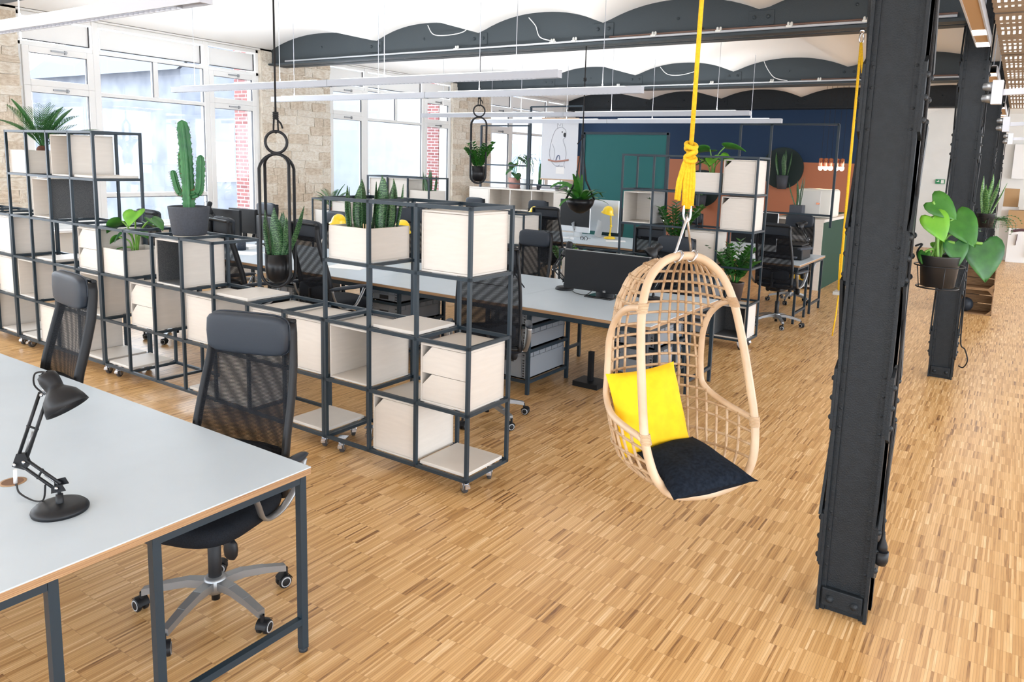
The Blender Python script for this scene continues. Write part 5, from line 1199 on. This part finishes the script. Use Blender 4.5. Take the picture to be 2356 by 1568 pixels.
# printer
t = thing('printer', 'black printer on the short grey desk', 'printer', (1.02, 6.95, .745), .0); g = MB(); g.box(-.30, -.22, 0, .26, .24, .17); g.box(-.26, -.18, .17, .24, .22, .20); ob('body', g, BLACKP, t, bevel=.02); g = MB(); g.bar((.20, -.23, .15), (.33, -.12, .17), .14, .03, (0, 0, 1)); ob('control_panel', g, POTG, t, bevel=.006); g = MB(); g.box(-.2, -.30, .03, .2, -.22, .05); ob('tray', g, POTG, t)
arm_lamp(1.12, 7.45, 'dark desk lamp standing behind the black printer', el=(.05, 0, .22), hd=(-.05, 0, .40), sh=(-.8, 0, -.5))
imac(.62, 6.75, -.1, 'silver computer on the printer desk behind steel shelf')
t = thing('desk_lamp', 'small lamp with lit white shade under the open box', 'lamp', (-.75, 6.9, .745)); g = MB(); g.lathe([(.0001, 0), (.07, 0), (.07, .015), (.0001, .02)], 20); g.tube([(0, 0, .01), (.08, 0, .2), (-.02, 0, .36)], .006, 6); ob('stand', g, BLACKP, t); g = MB(); g.sphere((-.02, 0, .37), .075, 14, 8, (1, 1, .45)); ob('shade', g, mat('lit_shade', (.9, .88, .85), .5, emit=(1, .95, .88), estr=5), t)
t = zzplant(.35, 5.0, .02, 'tall zz plant behind the rope tails on the shelf', 10, .50, 14, lw=.034, spread=.38)
t.location = (.38, 4.62, .87+.18); g = MB(); g.lathe([(.0001, -.17), (.08, -.17), (.10, 0), (.09, 0), (.0001, -.03)], 20); ob('pot', g, POTB, t)

# ---------------------------------------------------------------- lounge wall discs and copper lamps
for (x, z, r_, l1, l2) in ((-.98, 1.96, .46, 'dark green round wall disc right of the shelf', 'snake plant in wall pot on the right disc'), (-2.85, 1.42, .44, 'dark green round wall disc behind the shelf', 'spiky plant in wall pot on the left disc')):
    g = MB(); g.disc(r_, 48, FACE, (x, 13.89, z), .04); tag(ob('wall_disc', g, DGREEN), l1, 'disc')
    snakes(x+.05, 13.72, z-.18, l2, [(-.08, 0, 3.2, .18, .55, .05), (0, 0, 1, .05, .6, .06), (.08, 0, .2, .16, .55, .05), (.03, -.03, 4.5, .08, .5, .05)]); g = MB(); g.lathe([(.0001, 0), (.1, 0), (.13, .3), (.115, .3), (.0001, .27)], 20); tag(ob('wall_pot', g, POTG, None, (x+.05, 13.72, z-.46)), 'dark pot fixed to %s' % l1, 'pot')
for k in range(5):
    t = thing('copper_pendant', 'copper pendant lamp with glowing bulb, number %s from left before salmon wall' % ['one', 'two', 'three', 'four', 'five'][k], 'lamp', (.36+k*.09+(.02 if k > 2 else 0), 11.5, 1.95), 0, 'copper pendant lamps'); g = MB(); g.lathe([(.035, .0), (.04, .10), (.04, .20), (.0001, .21)], 16); ob('shade', g, COPPER, t); g = MB(); g.sphere((0, 0, .03), .042, 12, 8, (1, 1, 1.25)); ob('bulb', g, WARM, t); g = MB(); g.tube([(0, 0, .2), (0, 0, vz(t.location.x)-1.95)], .003, 5); ob('cord', g, BROPE, t)

# ---------------------------------------------------------------- planters and cables on the columns
def column_pot(x, y, z, label, rot=0):
    t = thing('pot_bracket', label, 'planter', (x, y, z)); g = MB(); g.lathe([(.0001, 0), (.062, 0), (.074, .12), (.076, .125), (.069, .125), (.065, .10), (.0001, .095)], 28); ob('pot', g, mat('matt_black_pot', (.009, .009, .010), .5), t)
    g = MB(); g.tube([(.092*math.cos(a), .092*math.sin(a), .085) for a in [2*PI*i/24 for i in range(24)]], .0028, 6, True); g.tube([(.078*math.cos(a), .078*math.sin(a), -.004) for a in [2*PI*i/24 for i in range(24)]], .0028, 6, True)
    for k in range(5): a = 2*PI*k/5; g.tube([(.092*math.cos(a), .092*math.sin(a), .085), (.078*math.cos(a), .078*math.sin(a), -.004), (0, 0, -.004)], .0022, 5)
    g.tube(catmull([(-.07, 0, .085), (-.085, 0, .13), (-.07, .0, .165), (-.095, .0, .155)], 5), .004, 6); ob('wire_cradle', g, BLACKP, t); return t
column_pot(3.335, .26, 1.445, 'black pot in wire cradle on the foreground column')
random.seed(12)
A_ = V((.843, .537, 0))
def lf(s, z, az, tip, sz, m, roll=0, d=0): q = A_*s+V((-.537, .843, 0))*d; return (q.x, q.y, z, az, tip, sz, m, roll)
monstera(3.322, .26, 1.56, 'monstera with big green leaves in the foreground column pot', [lf(-.04, .225, .1, .55, .115, GREEN, 1.0), lf(-.045, .165, -.5, .95, .11, GREENL, .75, -.02), lf(.055, .165, -.25, .85, .14, GREEN, .8), lf(.165, .065, -.95, 1.2, .155, GREEND, .35, -.02), lf(.05, .065, -.9, 1.1, .095, GREEND, .4, -.03), lf(.11, .10, .5, .7, .12, GREEN, .6, .05), lf(.02, .06, -.3, .5, .07, GREENL, .8, .05), lf(-.05, .02, -1.8, 1.1, .05, GREEN, 0, 0), lf(.13, .055, -.2, .8, .06, GREENL, .6, .03)])
column_pot(3.335, 4.85, 1.44, 'black pot hung on the second column')
snakes(3.335, 4.85, 1.53, 'yellow-edged snake plant in the second column pot', [(-.02, 0, 3.0, .10, .38, .026), (.0, .02, .5, .22, .36, .028), (.02, -.02, .1, .35, .34, .026), (-.01, -.02, 4.2, .05, .30, .03), (.01, .01, 1.6, .05, .4, .02)], 'snake_plant', SNAKEY)
t = thing('trailing_fern', 'fine trailing fern right of the second column pot', 'plant', (3.43, 4.95, 1.50)); r = random.Random(6)
for k in range(22):
    p = arc((0, 0, 0), 2.4*k, r.uniform(.2, 1), r.uniform(.14, .26), r.uniform(1.6, 2.8), 8); g = MB(); g.tube(p, .0016, 4)
    for i in range(1, 9):
        for s_ in (-1, 1): d = V((math.cos(2.4*k+1.57*s_), math.sin(2.4*k+1.57*s_), .2)); blade(g, [p[i], p[i]+d*.018, p[i]+d*.036], [.002, .009, .001], (0, 0, 1), .1)
    ob('frond', g, PALM, t)
g = MB(); g.tube(catmull([(3.235, .14, 3.3), (3.24, .13, 2.2), (3.242, .13, 1.2), (3.243, .12, .62), (3.25, .115, .40)], 8), .006, 8); tag(ob('power_cable', g, BROPE), 'black power cable running down the foreground column', 'cable')
t = thing('power_plug', 'black plug in socket low on the foreground column', 'plug', (3.252, .115, .30)); g = MB(); g.lathe([(.006, .12), (.009, .09), (.02, .06), (.021, .03), (.0001, .03)], 14); ob('plug', g, BLACKP, t); g = MB(); g.lathe([(.0001, -.03), (.02, -.025), (.027, -.005), (.027, .035), (.024, .035), (.0001, .02)], 14); g.box(-.012, .0, -.02, .012, .05, .02); ob('socket', g, BLACKP, t)
g = MB(); g.tube(catmull([(3.235, 4.7, 1.3), (3.25, 4.69, .6), (3.26, 4.69, .35), (3.30, 4.68, .30), (3.33, 4.68, .2), (3.30, 4.72, .12), (3.26, 4.72, .13)], 6), .006, 6); tag(ob('power_cable', g, BROPE), 'black cable looping at the foot of the second column', 'cable')

# ---------------------------------------------------------------- corridor at right
g = MB(); g.box(1.66, 18.96, 1.70, 1.88, 18.985, 1.82); es = tag(ob('exit_sign', g, mat('sign_green', (.01, .22, .08), .5)), 'small green exit sign on far white wall', 'sign')
g = MB(); g.box(1.79, 18.957, 1.715, 1.86, 18.96, 1.805); g.box(1.69, 18.957, 1.75, 1.75, 18.96, 1.775); g.sphere((1.735, 18.957, 1.79), .012, 8, 6, (1, .2, 1)); ob('pictogram', g, WHITEP, es)
def wooden_crate(x, y, z, w, d, h, label):
    t = thing('wooden_crate', label, 'crate', (x, y, z), 0, 'rustic fruit crates in the corridor')
    for k in range(3):
        zz = h*k/3
        for q in ((-w/2, d/2-.012, w/2, d/2), (-w/2, -d/2, -w/2+.012, d/2-.012), (w/2-.012, -d/2, w/2, d/2-.012)): g = MB(); g.box(q[0], q[1], zz+.004, q[2], q[3], zz+h/3-.004); ob('slat', g, CRATEW, t)
    for zz in (0, h-.014): g = MB(); g.box(-w/2, -d/2, zz, w/2, d/2, zz+.014); ob('panel', g, CRATEW, t)
    for sx in (-1, 1):
        for sz in (0, 1): g = MB(); g.prism([(0, 0), (.06, 0), (0, .06)], .02, T(sx*(w/2-.012), -d/2+.022, .014 if sz == 0 else h-.014) @ MX(((-sx, 0, 0, 0), (0, 0, -1, 0), (0, 1 if sz == 0 else -1, 0, 0), (0, 0, 0, 1)))); ob('corner_block', g, CRATEW, t)
    return t
wooden_crate(3.18, 8.85, 0, .48, .34, .36, 'lower open wooden crate behind the second column'); wooden_crate(3.18, 8.85, .362, .48, .34, .36, 'upper open wooden crate behind the second column')
g = MB(); g.sphere((0, 0, .1), .09, 12, 8, (1, 1, 1.1)); tag(ob('dark_jar', g, BLACKL, None, (3.10, 8.8, .016)), 'shiny dark jar in the lower wooden crate', 'jar')
g = MB(); g.box(-.24, -.17, 0, .24, .17, .10); tag(ob('plastic_bin', g, CRATEG, None, (3.18, 8.85, .724)), 'grey plastic bin on the wooden crates', 'bin', None)
g = MB(); g.box(-.14, -.12, 0, .14, .12, .16); tag(ob('carton', g, PAPER, None, (3.18, 8.85, .826)), 'white carton on top of the grey bin', 'box')
def table_box(x, y, z, w, d, h, m, nm, cat, label): g = MB(); g.box(-w/2, -d/2, 0, w/2, d/2, h); return tag(ob(nm, g, m, None, (x, y, z), bevel=.004), label, cat)
table_box(4.0, 17.2, 0, 1.1, .7, .78, PAPER, 'white_counter', 'counter', 'white counter with dark drawings at far right')
t = thing('counter_drawing', 'dark curved drawing on the white far counter', 'decal', (3.75, 16.84, .45)); g = MB(); g.tube(catmull([(-.25, 0, .26), (0, 0, .30), (.3, 0, .22)], 6), .03, 6, flat=.15); g.bar((-.12, 0, .2), (-.14, 0, -.05), .10, .01, (1, 0, 0)); g.bar((.22, 0, .1), (.10, 0, -.3), .14, .01, (1, 0, 0)); ob('strokes', g, mat('ink_brown', (.10, .05, .06), .8), t)
table_box(3.95, 17.2, .782, 1.1, .7, .40, CARD, 'cardboard_box', 'box', 'wide cardboard box on the far white counter'); table_box(4.15, 17.2, 1.186, .9, .6, .30, PAPER, 'white_box', 'box', 'white box with blue mark above the cardboard box')
table_box(3.42, 17.4, 1.25, .3, .3, .42, CARD, 'cardboard_box', 'box', 'brown cardboard box beside far column edge'); table_box(3.42, 17.4, 0, .34, .34, 1.248, PAPER, 'white_pedestal', 'pedestal', 'white pedestal under the brown cardboard box')
table_box(3.5, 18.9, 1.9, .3, .12, .85, PAPER, 'wall_unit', 'unit', 'tall white wall unit high on far wall'); g = MB(); g.box(3.75, 18.9, 2.55, 4.1, 18.96, 2.75); tag(ob('exit_light', g, mat('lit_sign', (.7, .85, 1), .5, emit=(.7, .88, 1), estr=1.2)), 'pale blue lit sign near far right ceiling', 'sign')
# perforated acoustic panels and lights above the corridor
for i in range(5):
    y0 = 1.0+i*2.0; t = thing('acoustic_panel', 'brown perforated corrugated ceiling panel, %s from the camera' % ORD[i], 'panel', (3.30, y0, 3.0), 0, 'acoustic ceiling panels'); g = MB(); n = 56
    g.grid(lambda u, v: (u*1.8, v*1.94, .018*math.sin(v*1.94*2*PI/.155)), 1, n*2); ob('sheet', g, OAKP, t)
    d = MB()
    for b in range(2):
        for a in range(22):
            for c in range(9):
                x = .03+a*.037; y = .08+b*.95+c*.088; zf = lambda q: .018*math.sin(q*2*PI/.155)-.003
                d.add([(x, y, zf(y)), (x+.017, y, zf(y)), (x+.017, y+.034, zf(y+.034)), (x, y+.034, zf(y+.034))], [(0, 3, 2, 1)])
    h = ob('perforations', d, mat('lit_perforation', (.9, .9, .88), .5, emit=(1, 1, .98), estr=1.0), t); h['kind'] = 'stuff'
for i, y0 in enumerate((1.9, 6.2, 10.6)):
    t = thing('corridor_lamp', 'white box lamp with brown panel beside the %s column' % ['second', 'third', 'fourth'][i], 'lamp', (3.13, y0, 2.98), 0, 'corridor box lamps'); L = 2.4; g = MB(); g.box(0, 0, 0, .012, L, .09); g.box(.10, 0, 0, .112, L, .09); g.box(0, 0, .08, .112, L, .09); ob('housing', g, LAMPW, t); g = MB(); [g.tube([(.056, q*L, .08), (.056, q*L, .53)], .005, 6) for q in (.15, .85)]; ob('hanger_rods', g, LAMPW, t); g = MB(); g.box(.012, .0, .004, .10, L, .012); ob('brown_panel', g, CARD, t)
    li = bpy.data.lights.new('corridor_light', 'AREA'); li.shape = 'RECTANGLE'; li.size = .09; li.size_y = 2.2; li.energy = 14; lo = bpy.data.objects.new('corridor_light', li); COL.objects.link(lo); lo.parent = t; lo.location = (.056, L/2, -.01)
    for q in (.0, L*.66, L-.22):
        g = MB(); g.box(.008, q, -.002, .104, q+.22, .004); lo = ob('diffuser', g, LIT if q else LIT, t); g = MB()
        for k in range(4): g.box(.012, q+.02+k*.055, -.006, .10, q+.026+k*.055, -.002)
        ob('louvre', g, LAMPW, lo)
for i, y in enumerate((4.5, 8.9, 13.2)):
    t = thing('spotlight_pair', 'pair of pale spotlights on bar at the %s column top' % ['second', 'third', 'fourth'][i], 'lamp', (3.22, y, 2.62), 0, 'spotlight pairs'); g = MB()
    for k in (-1, 1): g.lathe([(.0001, 0), (.03, .01), (.045, .10), (.04, .10), (.0001, .03)], 14, MX.Rotation(PI/2, 4, 'Y'), True, (-.02, 0, k*.05))
    ob('spot_heads', g, SILVER, t); g = MB(); g.box(.06, -.06, -.1, .14, .06, .1); g.bar((.12, 0, 0), (.9, 0, .03), .05); ob('bracket', g, LAMPW, t)
